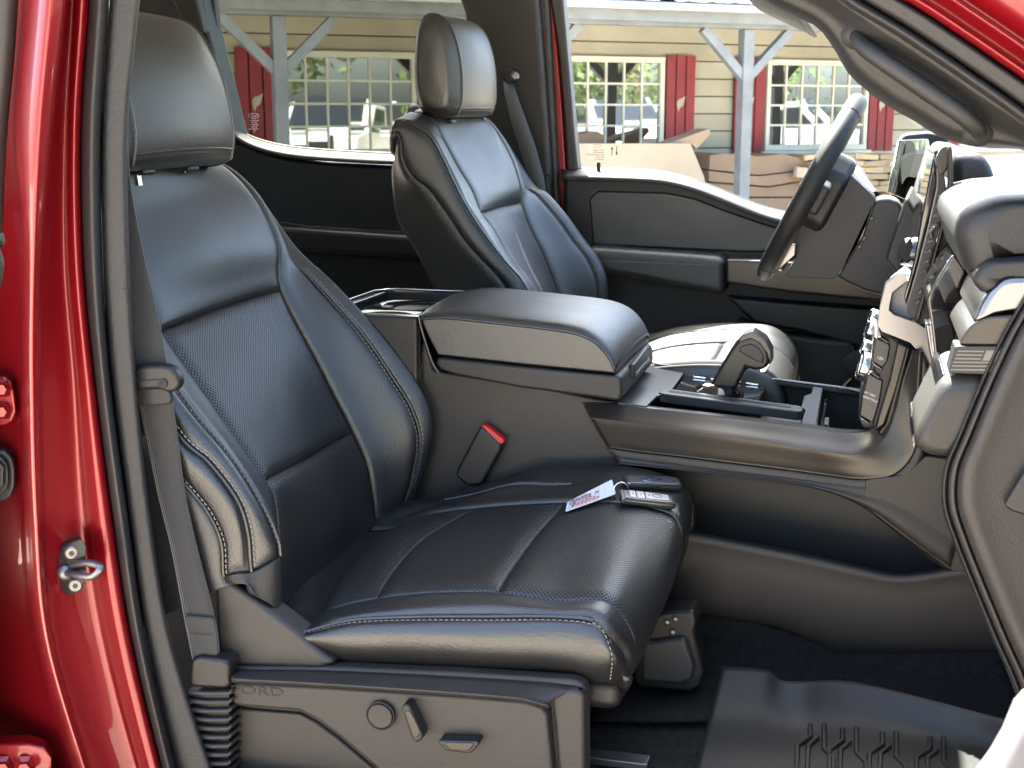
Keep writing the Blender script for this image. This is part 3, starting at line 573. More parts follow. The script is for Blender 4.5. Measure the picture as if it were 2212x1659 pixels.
# driver side mirror outside the window
mr = slab('side_mirror', [(1940, 300), (1952, 288), (2000, 283), (2040, 290), (2052, 320), (2040, 400), (1990, 440), (1930, 432), (1922, 420)], FY + .30, -.14, M['plastic'], T, .02, 4)
prism('mirror_glass', [U(1949, 303, Y=FY + .155), U(2006, 300, Y=FY + .155) , U(2012, 340, Y=FY + .155), U(1975, 434, Y=FY + .155), U(1927, 415, Y=FY + .155)], (-.012, -.004, 0), M['mirror'], mr, .001)
# far seat belt
FB = empty('driver_seat_belt', U(1100, 165, Y=FY - .04), 'grey seat belt hanging from the far door post behind the driver headrest', 'seat belt')
b0 = [(1098, 176, 22), (1102, 200, 26), (1120, 260, 34), (1140, 320, 36), (1158, 380, 32), (1172, 440, 24)]
vs = []; fs = []; uv = []; s_ = 0
for i, (x, y, wd) in enumerate(b0):
    vs += [U(x - wd / 2, y, Y=FY - .05 - .02 * i), U(x + wd / 2, y, Y=FY - .045 - .022 * i)]; uv += [(0, i * .08), (.05, i * .08)]
for i in range(len(b0) - 1): fs.append((2 * i, 2 * i + 1, 2 * i + 3, 2 * i + 2))
solidify(mesh('strap', vs, fs, mat('belt_grey', (.045, .05, .052), .6, bump=(500, .3, .0005)), FB, uv=uv), .002)
an = slab('belt_anchor', [(1088, 150), (1100, 146), (1112, 156), (1114, 172), (1106, 182), (1090, 178)], FY - .055, .03, M['black'], FB, .005)
lathe('anchor_bolt', U(1112, 165, Y=FY - .06), (.3, -.9, 0), [(.011, -.01), (.011, .004), (.006, .008)], M['steel'], an, 12)
# ================================================================== SEATS
def ctrl(rows, Ys, dY=None):
    G = []
    for i, r in enumerate(rows):
        g = []
        for j, p in enumerate(r):
            Y = Ys[j] + (dY[i][j] if dY else 0)
            g.append(Vector((p[1], Y, p[2])) if p[0] == 'w' else U(p[0], p[1], Y=Y))
        G.append(g)
    return G
W_ = 'w'
def headrest(seat, org, tilt, Yc, wd, k=1.0):
    prof = [(.02, 0), (.036, .028), (.042, .085), (.037, .14), (.018, .183), (-.016, .206), (-.048, .204), (-.066, .180), (-.078, .12), (-.082, .06), (-.074, .016), (-.045, .0), (-.012, -.004)]
    n = 40; P = [Vector((a * k, 0, b * k)) for a, b in prof]; P = P + [P[0]]
    L = even(P, n + 1)[:n]; ct = Vector((-.02 * k, 0, .1 * k)); ca, sa = cos(tilt), sin(tilt)
    def sec(t, sc, dxx):
        out = []
        for q in L:
            p = ct + (q - ct) * sc; x = p.x - dxx * max(0, min(1, (p.x + .05) / .09)); z = p.z
            out.append(Vector((org[0] + x * ca + z * -sa, Yc + t * wd / 2, org[1] + x * sa + z * ca)))
        return out
    def band(name, ts, m, par=None):
        R = [sec(t, 1 - .22 * max(0, (abs(t) - .8) / .2) ** 2.2, .035 * k * t * t) for t in ts]; vs = [v for r in R for v in r]; fs = []; uv = []
        for i, t in enumerate(ts):
            for j in range(n): uv.append((t * wd / 2, j * .0145))
        for i in range(len(ts) - 1):
            for j in range(n): a = i * n + j; b = i * n + (j + 1) % n; fs.append((a, b, b + n, a + n))
        if abs(ts[0]) == 1 or abs(ts[-1]) == 1:
            e = 0 if abs(ts[0]) == 1 else (len(ts) - 1) * n; c = sum((vs[e + j] for j in range(n)), Vector()) / n
            sg = -1 if abs(ts[0]) == 1 else 1
            rings = [e]
            for f in (.8, .5, .2):
                b0 = len(vs); rings.append(b0)
                for j in range(n): vs.append(c + (vs[e + j] - c) * f + Vector((0, sg * .006 * (1 - f), 0))); uv.append((0, 0))
            for q in range(3):
                for j in range(n): fs.append((rings[q] + j, rings[q] + (j + 1) % n, rings[q + 1] + (j + 1) % n, rings[q + 1] + j))
            fs.append(tuple(rings[3] + j for j in range(n)))
        o = mesh(name, vs, fs, m, par or seat, uv=uv)
        bm = bmesh.new(); bm.from_mesh(o.data); bmesh.ops.recalc_face_normals(bm, faces=bm.faces); bm.to_mesh(o.data); bm.free()
        return o
    T_ = lambda a, b, q: [a + (b - a) * i / q for i in range(q + 1)]
    h = band('headrest', T_(-.80, .80, 24), M['leather']); band('side_panel', T_(-1, -.815, 8), M['leather2'], h); band('side_panel', T_(.815, 1, 8), M['leather2'], h)
    for t in (-.808, .808):
        r = sec(t, 1.0, .035 * k * t * t); c = sum(r, Vector()) / n
        tube('piping', [q + (q - c).normalized() * .0005 for q in r], .0022, M['leather2'], h, 6, closed=True)
        rr = sec(t * 1.03, 1.0, .035 * k * t * t); rr = [q + (q - c).normalized() * .0005 for q in rr]
        stitch('stitching', rr, [(q - c).normalized() for q in rr], M['dthread'], h)
    # seam across the foot of the front face
    f = [sec(t, 1.0, .035 * k * t * t) for t in T_(-.8, .8, 20)]
    ln = [r[1] for r in f]; nn = [Vector((.8, 0, -.4)).normalized()] * 22
    tube('piping', ln, .0022, M['leather2'], h, 6); stitch('stitching', [p + Vector((-.003, 0, -.005)) for p in ln], nn, M['thread'], h)
    for s in (-.07, .07):
        b = Vector((org[0] - .05 * ca, Yc + s, org[1]))
        tube('headrest_post', [b + Vector((sa * .03, 0, -.035)), b + Vector((0, 0, .02))], .006, M['chrome'], h, 10)
        box('post_guide', b + Vector((sa * .014 + .01, 0, -.013)), (.03, .036, .010), M['black'], h, .004)
    return h

# ------------------------------------------------------------------ passenger seat
PS = empty('passenger_seat', (-.6, 1.95, .56), 'black leather passenger seat in front, with key fobs on its cushion', 'car seat', 'front seats')
#        far edge   silhouette piping  seam   centre  seam   piping  side1  side2  back
YB = [2.15, 2.20, 2.175, 2.11, 1.95, 1.785, 1.70, 1.668, 1.66, 1.675]
rows = [
 [(W_, -1.26, 1.42), (W_, -1.25, 1.445), (W_, -1.235, 1.47), (W_, -1.22, 1.484), (W_, -1.215, 1.488), (W_, -1.22, 1.48), (W_, -1.25, 1.45), (W_, -1.27, 1.42), (W_, -1.28, 1.40), (W_, -1.30, 1.37)],
 [(W_, -1.20, 1.41), (468, 356), (464, 360), (W_, -1.125, 1.476), (W_, -1.115, 1.484), (W_, -1.13, 1.474), (W_, -1.165, 1.442), (W_, -1.20, 1.40), (W_, -1.23, 1.37), (W_, -1.29, 1.34)],
 [(W_, -1.15, 1.36), (545, 418), (540, 422), (545, 412), (W_, -1.075, 1.412), (W_, -1.112, 1.395), (W_, -1.122, 1.372), (W_, -1.13, 1.35), (W_, -1.18, 1.33), (W_, -1.28, 1.29)],
 [(W_, -1.10, 1.27), (636, 540), (618, 540), (603, 525), (W_, -1.030, 1.330), (W_, -1.072, 1.312), (W_, -1.078, 1.30), (W_, -1.075, 1.285), (W_, -1.14, 1.265), (W_, -1.26, 1.23)],
 [(W_, -1.06, 1.18), (712, 617), (676, 601), (610, 622), (485, 660), (352, 709), (W_, -1.022, 1.235), (W_, -1.03, 1.215), (W_, -1.09, 1.20), (W_, -1.23, 1.17)],
 [(W_, -1.00, 1.11), (800, 712), (782, 720), (690, 780), (577, 812), (450, 850), (W_, -.948, 1.138), (385, 938), (W_, -1.03, 1.12), (W_, -1.20, 1.08)],
 [(W_, -.94, 1.03), (868, 796), (852, 822), (732, 865), (630, 905), (515, 942), (500, 985), (452, 1000), (410, 1058), (W_, -1.16, 1.00)],
 [(W_, -.90, .97), (912, 872), (890, 885), (766, 932), (671, 986), (580, 1034), (562, 1080), (512, 1080), (455, 1118), (W_, -1.12, .93)],
 [(W_, -.89, .90), (925, 945), (907, 952), (797, 1005), (703, 1062), (601, 1085), (595, 1150), (535, 1150), (478, 1175), (W_, -1.08, .88)],
 [(W_, -.90, .83), (905, 1030), (892, 1040), (812, 1075), (720, 1145), (609, 1195), (606, 1200), (543, 1232), (483, 1243), (W_, -1.05, .83)],
 [(W_, -.92, .77), (882, 1100), (870, 1110), (818, 1125), (720, 1235), (612, 1322), (606, 1318), (560, 1292), (500, 1264), (W_, -1.05, .78)],
]
dYb = [[0] * 10 for _ in range(11)]
for i_, d_ in ((1, .035), (2, .035), (3, .025)): dYb[i_][3] = d_
SB = Surf(ctrl(rows, YB, dYb), -1)
back = patch('backrest', SB, 0.4, 4, 3, 5, M['leather'], PS, 40, 24, 'lrb', puff=.006)
tag(back, 'smooth upper backrest panel')
patch('perforated_panel', SB, 4, 7, 3, 5, M['perf'], back, 44, 28, 'lrtb', depth=.007)
patch('lumbar_panel', SB, 7, 10, 3, 5, M['perf'], back, 40, 28, 'lrt', depth=.007)
patch('bolster', SB, .4, 10, 2, 3, M['leather2'], PS, 80, 12, 'lr', depth=.005)
patch('bolster', SB, .4, 9.05, 5, 6, M['leather2'], PS, 80, 12, 'lr', depth=.005)
patch('side_bolster', SB, .4, 10, 0, 2, M['leather2'], PS, 80, 16, 'r', depth=.004)
patch('side_bolster', SB, .4, 9.05, 6, 7, M['leather2'], PS, 80, 10, 'lrb', depth=.004, puff=.004)
patch('side_bolster', SB, .4, 9.05, 7, 8, M['leather2'], PS, 80, 10, 'lrb', depth=.004, puff=.003)
patch('seat_back_cover', SB, .4, 10, 8, 9, M['vinyl'], PS, 60, 10, 'l')
patch('hinge_cover', SB, 9.07, 10, 5, 8, M['plastic'], PS, 16, 20, 't', depth=.002)
# closing shell behind
bk = [[SB.G[i][0], SB.G[i][0] + Vector((-.14, -.03, .0)), Vector((SB.G[i][4].x - .24, 1.93, SB.G[i][4].z)), SB.G[i][9] + Vector((-.05, .04, 0)), SB.G[i][9]] for i in range(11)]
patch('seat_back_shell', Surf(bk, 1), .4, 10, 0, 4, M['vinyl'], PS, 40, 20)
def seamline(sf, v, u0, u1, par, off=(.0035, -.0035), m='thread', pipe=True, k=40):
    q = [(u0 + (u1 - u0) * i / 12, v) for i in range(13)]
    if pipe:
        p, n = on(sf, q, .0000); tube('piping', p, .0026, M['leather2'], par, 6)
    for d in off:
        # shift sideways across the seam
        pts = []; nr = []
        for i in range(121):
            u = u0 + (u1 - u0) * i / 120; a = sf.pt(u, v); n = sf.nrm(u, v); t = (sf.pt(u + .02, v) - sf.pt(u - .02, v)).normalized(); sgn = 1 if d > 0 else -1
            e = .02 * sgn; w2 = sf.pt(u, v + e) - a; st_ = w2.normalized() * abs(d); pts.append(a + st_ - n * .0008 + n * .001); nr.append(n)
        stitch('stitching', pts, nr, M[m], par)
seamline(SB, 2, 3.7, 9.2, PS, (.006, -.006)); seamline(SB, 6, 4.6, 9.0, PS, (.006,)); seamline(SB, 7, 4.6, 9.05, PS, (-.006,)); seamline(SB, 8, 5.2, 9.05, PS, (-.006,))
seamline(SB, 3, 1.2, 3.7, PS, (-.004,), 'dthread', False)
headrest(PS, (-1.048, 1.478), radians(13), 1.91, .385, 1.17)

# cushion            far low far top piping seam  centre seam  stitch side  low
YC = [2.17, 2.20, 2.135, 2.085, 1.93, 1.745, 1.685, 1.675, 1.70]
rows = [
 [(W_, -.84, .76), (W_, -.84, .83), (W_, -.84, .84), (W_, -.86, .835), (W_, -.88, .83), (W_, -.84, .80), (W_, -.80, .80), (W_, -.80, .785), (W_, -.79, .77)],
 [(W_, -.77, .76), (W_, -.76, .855), (W_, -.76, .868), (838, 1138), (722, 1222), (668, 1335), (660, 1364), (666, 1385), (690, 1412)],
 [(W_, -.66, .77), (1020, 1063), (1012, 1070), (925, 1105), (808, 1180), (722, 1306), (760, 1340), (755, 1392), (755, 1436)],
 [(W_, -.56, .78), (1150, 1022), (1110, 1046), (1065, 1088), (950, 1162), (860, 1279), (900, 1333), (900, 1390), (900, 1443)],
 [(W_, -.47, .79), (1268, 1012), (1200, 1046), (1205, 1080), (1135, 1160), (1060, 1271), (1060, 1332), (1060, 1398), (1060, 1450)],
 [(W_, -.38, .79), (1370, 1017), (1305, 1045), (1300, 1078), (1250, 1165), (1200, 1291), (1195, 1332), (1200, 1404), (1215, 1456)],
 [(W_, -.37, .79), (1452, 1040), (1410, 1058), (1395, 1088), (1360, 1175), (1303, 1290), (1280, 1341), (1284, 1420), (1278, 1474)],
 [(W_, -.35, .78), (1486, 1078), (1470, 1085), (1462, 1115), (1425, 1225), (1345, 1322), (1320, 1376), (1322, 1426), (1316, 1478)],
 [(W_, -.355, .77), (1487, 1130), (1484, 1140), (1478, 1175), (1442, 1280), (1372, 1366), (1350, 1412), (1346, 1446), (1338, 1484)],
 [(W_, -.37, .74), (1470, 1210), (1465, 1222), (1455, 1250), (1424, 1335), (1380, 1412), (1360, 1444), (1354, 1466), (1346, 1490)],
 [(W_, -.40, .70), (1430, 1300), (1425, 1310), (1415, 1330), (1395, 1400), (1366, 1458), (1350, 1476), (1344, 1486), (1338, 1497)],
]
dYc = [[0] * 9 for _ in range(8)] + [[0, 0, 0, 0, 0, .005, .018, .026, .03], [0, 0, 0, 0, 0, .012, .03, .045, .05], [0, 0, 0, 0, 0, .02, .045, .06, .065]]
SC = Surf(ctrl(rows, YC, dYc), -1)
cush = patch('cushion', SC, 4.1, 10, 3, 5, M['perf'], PS, 60, 34, 'tlr', depth=.007, wid=.010)
tag(cush, 'perforated front cushion panel that rolls over the edge')
for a, b in ((.2, 1.45), (1.45, 2.7), (2.7, 4.1)): patch('cushion_panel', SC, a, b, 3, 5, M['perf'], cush, 24, 34, 'lrtb', depth=.007, wid=.012)
patch('bolster', SC, .2, 10, 1, 3, M['leather2'], PS, 80, 16, 'r', depth=.004)
patch('bolster', SC, .6, 10, 5, 6, M['leather2'], PS, 80, 14, 'lr', depth=.006, puff=.004)
patch('cushion_side', SC, .6, 7.0, 6, 8, M['leather2'], PS, 70, 16, 'l', depth=.003, puff=.008)
patch('front_corner', SC, 7.0, 10, 6, 8, M['leather2'], PS, 24, 12, 'lt', depth=.003)
patch('cushion_side', SC, .2, 10, 0, 1, M['leather2'], PS, 60, 10)
seamline(SC, 2, 1.6, 4.35, PS, (.006, -.006)); seamline(SC, 6, .7, 6.0, PS, (.006,), pipe=True)
pp, nn_ = on(SC, [(6.0, 6.06), (6.4, 6.1), (6.75, 6.3), (6.95, 6.7), (7.0, 7.2), (7.0, 7.9)], .001); stitch('stitching', pp, nn_, M['thread'], PS)
box('cushion_pan', (-.56, 1.93, .745), (.52, .44, .05), M['black'], PS, .02)

# side valance and base
vb = slab('seat_base_panel', [(470, 1440), (700, 1442), (1000, 1455), (1235, 1470), (1262, 1478), (1268, 1500), (1268, 1760), (470, 1760)], 1.665, .03, M['brownp'], PS, .008, 3)
tag(vb, 'charcoal plastic seat base panel with power seat switches')
tv_ = [(500, 1446), (700, 1448), (1000, 1462), (1200, 1476), (1246, 1482)]
bt = [(500, 1462), (700, 1472), (1000, 1492), (1140, 1505), (1185, 1518)]
loft('upper_ledge', [[U(*p, Y=1.664) for p in tv_], [U(p[0], p[1] - 1, Y=1.634) for p in bt], [U(p[0], p[1] + 6, Y=1.627) for p in bt], [U(p[0], p[1] + 13, Y=1.632) for p in bt]], M['brownp'], vb, 40, 10, flip=-1, thick=.002)
slab('face_plate', [(500, 1474), (700, 1484), (1000, 1504), (1135, 1516), (1170, 1526), (1182, 1545), (1196, 1700), (1196, 1780), (930, 1780), (808, 1658), (730, 1591), (685, 1558), (646, 1538), (500, 1526)], 1.640, .03, M['brownp'], vb, .007, 3)
slab('lower_recess', [(500, 1530), (646, 1542), (683, 1562), (728, 1595), (804, 1660), (920, 1780), (500, 1780)], 1.658, .01, M['brownp'], vb, .006, 3)
slab('front_corner', [(1190, 1500), (1240, 1490), (1262, 1500), (1262, 1760), (1212, 1760), (1200, 1600)], 1.650, .03, M['brownp'], vb, .012, 4)
rc = slab('recliner_cover', [(462, 1262), (482, 1252), (500, 1262), (560, 1305), (620, 1350), (680, 1400), (724, 1434), (690, 1446), (470, 1440)], 1.668, .05, M['brownp'], PS, .014, 4)
tag(rc, 'wedge shaped recliner cover behind the cushion')
# round switch
kc = U(823, 1545, Y=1.636); kn = lathe('lumbar_switch', kc, (0, -1, 0), [(.0215, -.004), (.0215, .003), (.0205, .004), (.0195, .003), (.0195, -.0005), (.018, -.0005), (.018, .0045), (.0165, .0055), (.004, .0050)], M['brownp'], vb, 32)
for s in (-1, 1): prism('arrow_mark', [kc + Vector((s * x_, -.0052, z_)) for x_, z_ in ((.0165, .005), (.012, .0035), (.011, -.0035), (.0155, -.006))], (0, .001, 0), M['black'], kn, 0)
def lever(px, Y, lab):
    l = slab(lab, px, Y, .026, M['black'], vb, .004, 3)
    cxm = sum(p[0] for p in px) / len(px); cym = sum(p[1] for p in px) / len(px)
    slab('lever_face', [(cxm + (a - cxm) * .72, cym + (b - cym) * .72) for a, b in px], Y - .0015, .004, M['satin'], l, .002, 2); return l
lever([(866, 1530), (872, 1522), (884, 1524), (913, 1586), (912, 1598), (900, 1606), (890, 1600)], 1.617, 'recline_lever')
lever([(945, 1604), (950, 1600), (1032, 1602), (1034, 1610), (1022, 1624), (1010, 1628), (962, 1622)], 1.617, 'seat_slide_lever')
text('lettering', 'FORD', U(498, 1497, Y=1.6392), U(640, 1507, Y=1.6392) - U(498, 1497, Y=1.6392), (0, 0, 1), .0185, mat('embossed_edge', (.014, .013, .012), .6), vb, .0003, sx=1.75)
# track and hardware under the cushion front
tr = slab('seat_track', [(1370, 1345), (1440, 1322), (1500, 1318), (1506, 1345), (1500, 1365), (1522, 1450), (1515, 1485), (1490, 1497), (1380, 1488), (1366, 1470), (1372, 1400)], 2.05, .06, M['black'], PS, .008, 3)
slab('track_foot', [(1385, 1390), (1480, 1378), (1500, 1440), (1495, 1470), (1470, 1480), (1385, 1472)], 2.035, .03, mat('track_grey', (.03, .032, .036), .45), tr, .008, 3)
for x, y in ((1440, 1345), (1458, 1338), (1452, 1366)): lathe('bolt', U(x, y, Y=2.046), (0, -1, 0), [(.005, -.003), (.005, .002), (.003, .003)], M['steel'], tr, 10)
box('seat_frame', (-.62, 2.1, .64), (.5, .05, .16), M['black'], PS, .01); box('seat_frame', (-.62, 1.76, .62), (.5, .05, .12), M['black'], PS, .01)
# belt buckle
BK = empty('belt_buckle', U(1000, 1060, Y=2.235), 'black belt buckle with a red release button between seat and console', 'seat belt buckle')
ax = (U(1060, 935, Y=2.2) - U(1010, 1045, Y=2.2))
slab('buckle_body', [(1034, 925), (1040, 920), (1083, 962), (1082, 972), (1040, 1048), (1010, 1052), (984, 1030), (986, 1016)], 2.205, .024, M['black'], BK, .006, 3)
slab('release_button', [(1036, 921), (1046, 917), (1090, 951), (1088, 958), (1078, 962)], 2.2085, .02, M['redp'], BK, .003, 2)
slab('buckle_stalk', [(1004, 1040), (1030, 1048), (990, 1120), (960, 1110)], 2.212, .008, M['black'], BK, .002)

# ------------------------------------------------------------------ near seat belt
SBt = empty('passenger_seat_belt', U(450, 1430, Y=1.64), 'black passenger seat belt running down into a ribbed boot at the door post', 'seat belt')
def strap(name, L, par, sub=3, thick=.0016):
    A = spline([U(a, y, Y=Y) for a, b, y, Y in L], len(L) * 6); Bp = spline([U(b, y2, Y=Y) for (a, b, y, Y), y2 in zip(L, [l[2] - 2 for l in L])], len(L) * 6)
    vs = []; fs = []; uv = []; s = 0
    for i, (p, q) in enumerate(zip(A, Bp)):
        if i: s += (p - A[i - 1]).length
        for k in range(5): vs.append(p.lerp(q, k / 4)); uv.append((k / 4 * .048, s))
    for i in range(len(A) - 1):
        for k in range(4): a = i * 5 + k; fs.append((a, a + 1, a + 6, a + 5))
    return solidify(mesh(name, vs, fs, M['web'], par, uv=uv), thick)
strap('strap', [(240, 274, 260, 1.69), (245, 283, 400, 1.68), (255, 317, 580, 1.67), (270, 345, 700, 1.66), (290, 362, 795, 1.65)], SBt)
strap('strap', [(296, 371, 845, 1.648), (320, 386, 960, 1.65), (345, 403, 1080, 1.65), (372, 428, 1190, 1.65), (397, 462, 1325, 1.648), (408, 472, 1380, 1.648), (418, 476, 1430, 1.648)], SBt)
slab('belt_fold', [(396, 1331), (458, 1336), (461, 1341), (468, 1375), (470, 1408), (464, 1428), (416, 1420), (408, 1380)], 1.638, .006, M['web'], SBt, .0025, 2)
fp = [U(a, b, Y=1.6365) for a, b in ((412, 1368), (435, 1371), (460, 1372))]; stitch('stitching', fp, [Vector((0, -1, 0))] * 4, M['black'], SBt, .004, .002)
dr = slab('belt_guide', [(284, 800), (300, 790), (345, 787), (370, 794), (383, 812), (386, 832), (378, 846), (362, 850), (346, 842), (290, 846)], 1.628, .022, M['black'], SBt, .008, 3, rnd=.012)
slab('guide_slot', [(300, 822), (345, 818), (352, 824), (350, 832), (345, 836), (300, 838)], 1.6265, .006, M['plastic'], SBt, .002, 2, rnd=.004)
lathe('guide_bolt', U(352, 828, Y=1.6275), (0, -1, 0), [(.007, -.003), (.007, .0015), (.005, .002)], M['ink'], SBt, 14)
slab('guide_sleeve', [(290, 840), (352, 838), (366, 846), (370, 866), (362, 874), (292, 878)], 1.634, .01, M['plastic'], SBt, .003)
bo = slab('belt_boot', [(411, 1424), (430, 1418), (480, 1424), (494, 1434), (496, 1478), (490, 1490), (410, 1486), (406, 1470)], 1.628, .034, M['black'], SBt, .007, 3)
for k in range(11):
    y = 1492 + k * 19; x0 = 404 + k * 2.2; x1 = 500 - k * .2
    slab('boot_rib', [(x0, y), (x0 + 40, y + 3), (x1 - 8, y + 2), (x1, y - 3), (x1, y + 8), (x1 - 8, y + 12), (x0 + 40, y + 13), (x0, y + 10)], 1.626 - .0006 * k, .036, M['rubber'], bo, .003, 2)
    slab('boot_core', [(x0 + 5, y + 9), (x1 - 5, y + 6), (x1 - 5, y + 20), (x0 + 5, y + 20)], 1.634, .02, M['black'], bo, 0)

# ------------------------------------------------------------------ driver seat
DS = empty('driver_seat', (-.45, 2.81, .56), 'black leather driver seat behind the steering wheel beyond the centre console', 'car seat', 'front seats')
YD = [3.03, 3.075, 3.04, 2.96, 2.81, 2.665, 2.60, 2.565, 2.555, 2.60]
rows = [
 [(W_, -1.0, 1.52), (W_, -.99, 1.54), (W_, -.985, 1.552), (W_, -.965, 1.566), (W_, -.96, 1.568), (W_, -.96, 1.564), (W_, -.955, 1.548), (W_, -.95, 1.535), (W_, -.945, 1.50), (W_, -.945, 1.46)],
 [(W_, -.95, 1.52), (1040, 252), (1040, 253), (1040, 251), (W_, -.89, 1.562), (932, 252), (900, 258), (873, 263), (858, 292), (852, 318)],
 [(W_, -.90, 1.47), (1084, 296), (1080, 296), (1076, 284), (W_, -.855, 1.505), (960, 300), (938, 290), (927, 294), (868, 345), (852, 345)],
 [(W_, -.87, 1.40), (1116, 348), (1114, 350), (1108, 342), (W_, -.812, 1.44), (990, 357), (970, 350), (953, 335), (890, 383), (846, 370)],
 [(W_, -.83, 1.33), (1153, 400), (1135, 400), (1126, 400), (W_, -.785, 1.39), (1021, 408), (1000, 400), (978, 388), (925, 411), (850, 430)],
 [(W_, -.80, 1.28), (1185, 427), (1165, 422), (1130, 437), (1085, 446), (1042, 457), (1020, 445), (1000, 432), (956, 452), (856, 468)],
 [(W_, -.75, 1.22), (1226, 476), (1208, 470), (1150, 492), (1112, 500), (1070, 497), (1050, 487), (1027, 477), (975, 480), (868, 495)],
 [(W_, -.72, 1.16), (1262, 528), (1244, 520), (1172, 535), (1132, 540), (1095, 540), (1076, 530), (1058, 521), (1002, 520), (885, 520)],
 [(W_, -.70, 1.10), (1290, 568), (1275, 562), (1190, 577), (1155, 582), (1122, 580), (1106, 572), (1090, 563), (1040, 563), (908, 564)],
 [(W_, -.69, 1.04), (1306, 625), (1296, 625), (1210, 632), (1182, 634), (1160, 632), (1148, 628), (1138, 624), (1090, 622), (936, 622)],
 [(W_, -.70, .96), (1300, 720), (1290, 720), (1240, 730), (1210, 730), (1190, 730), (1175, 730), (1165, 730), (1120, 720), (960, 720)],
 [(W_, -.72, .88), (1280, 800), (1270, 800), (1240, 800), (1215, 800), (1195, 800), (1180, 800), (1165, 800), (1130, 800), (980, 800)],
]
SD = Surf(ctrl(rows, YD), -1)
db = patch('backrest', SD, .4, 5, 3, 5, M['leather'], DS, 36, 22, 'lrb', puff=.004)
patch('perforated_panel', SD, 5, 9.4, 3, 5, M['perf'], db, 40, 24, 'lrt')
patch('lumbar_panel', SD, 9.4, 11, 3, 5, M['perf'], db, 16, 24, 'lr')
patch('bolster', SD, .4, 11, 2, 3, M['leather2'], DS, 70, 10, 'lr', depth=.004)
patch('bolster', SD, .4, 11, 5, 7, M['leather2'], DS, 70, 14, 'lr', depth=.004)
patch('side_bolster', SD, .4, 11, 0, 2, M['leather2'], DS, 70, 14, 'r')
patch('seat_side', SD, .4, 11, 7, 8, M['vinyl'], DS, 70, 12, 'lr', depth=.004)
patch('seat_side', SD, .4, 11, 8, 9, M['vinyl'], DS, 70, 12, 'l', depth=.004)
bk = [[SD.G[i][0], SD.G[i][0] + Vector((-.01, -.03, .0)), Vector((max(SD.G[i][4].x - .14, -.985), 2.81, SD.G[i][4].z)), SD.G[i][9] + Vector((-.004, .05, 0)), SD.G[i][9]] for i in range(12)]
patch('seat_back_shell', Surf(bk, 1), .4, 11, 0, 4, M['vinyl'], DS, 40, 20)
seamline(SD, 2, 4.3, 10, DS, (.006, -.006), 'dthread'); seamline(SD, 7, .8, 10, DS, (.006,), 'dthread'); seamline(SD, 8, 3, 10, DS, (.006,), 'dthread', False)
headrest(DS, (-.838, 1.551), radians(5), 2.81, .315, 1.0)
YE = [3.03, 3.06, 3.0, 2.95, 2.81, 2.67, 2.60, 2.57, 2.58]
rows = [[(W_, x, z - .20), (W_, x, z), (W_, x, z + .008), (W_, x, z - .01), (W_, x, z - .016), (W_, x, z - .01), (W_, x, z + .005), (W_, x, z - .02), (W_, x, z - .20)] for x, z in ((-.68, .97), (-.6, .99), (-.5, 1.02), (-.42, 1.045), (-.34, 1.058), (-.27, 1.062), (-.2, 1.058), (-.155, 1.03), (-.137, .99), (-.145, .94), (-.2, .86))]
SE = Surf(ctrl(rows, YE), -1)
dc = patch('cushion', SE, 4.6, 10, 3, 5, M['perf'], DS, 40, 24, 't')
for a, b in ((.2, 2.4), (2.4, 4.6)): patch('cushion_panel', SE, a, b, 3, 5, M['perf'], dc, 16, 24, 'lrtb')
patch('bolster', SE, .2, 10, 1, 3, M['leather2'], DS, 50, 12, 'r'); patch('bolster', SE, .2, 10, 5, 6, M['leather2'], DS, 50, 12, 'lr', puff=.006)
patch('cushion_side', SE, .2, 10, 6, 8, M['leather2'], DS, 50, 10, 'l'); patch('cushion_side', SE, .2, 10, 0, 1, M['leather2'], DS, 50, 8)
seamline(SE, 2, 1, 4.6, DS, (.006, -.006), 'ink'); box('seat_base', (-.45, 2.81, .72), (.55, .44, .3), M['black'], DS, .02)

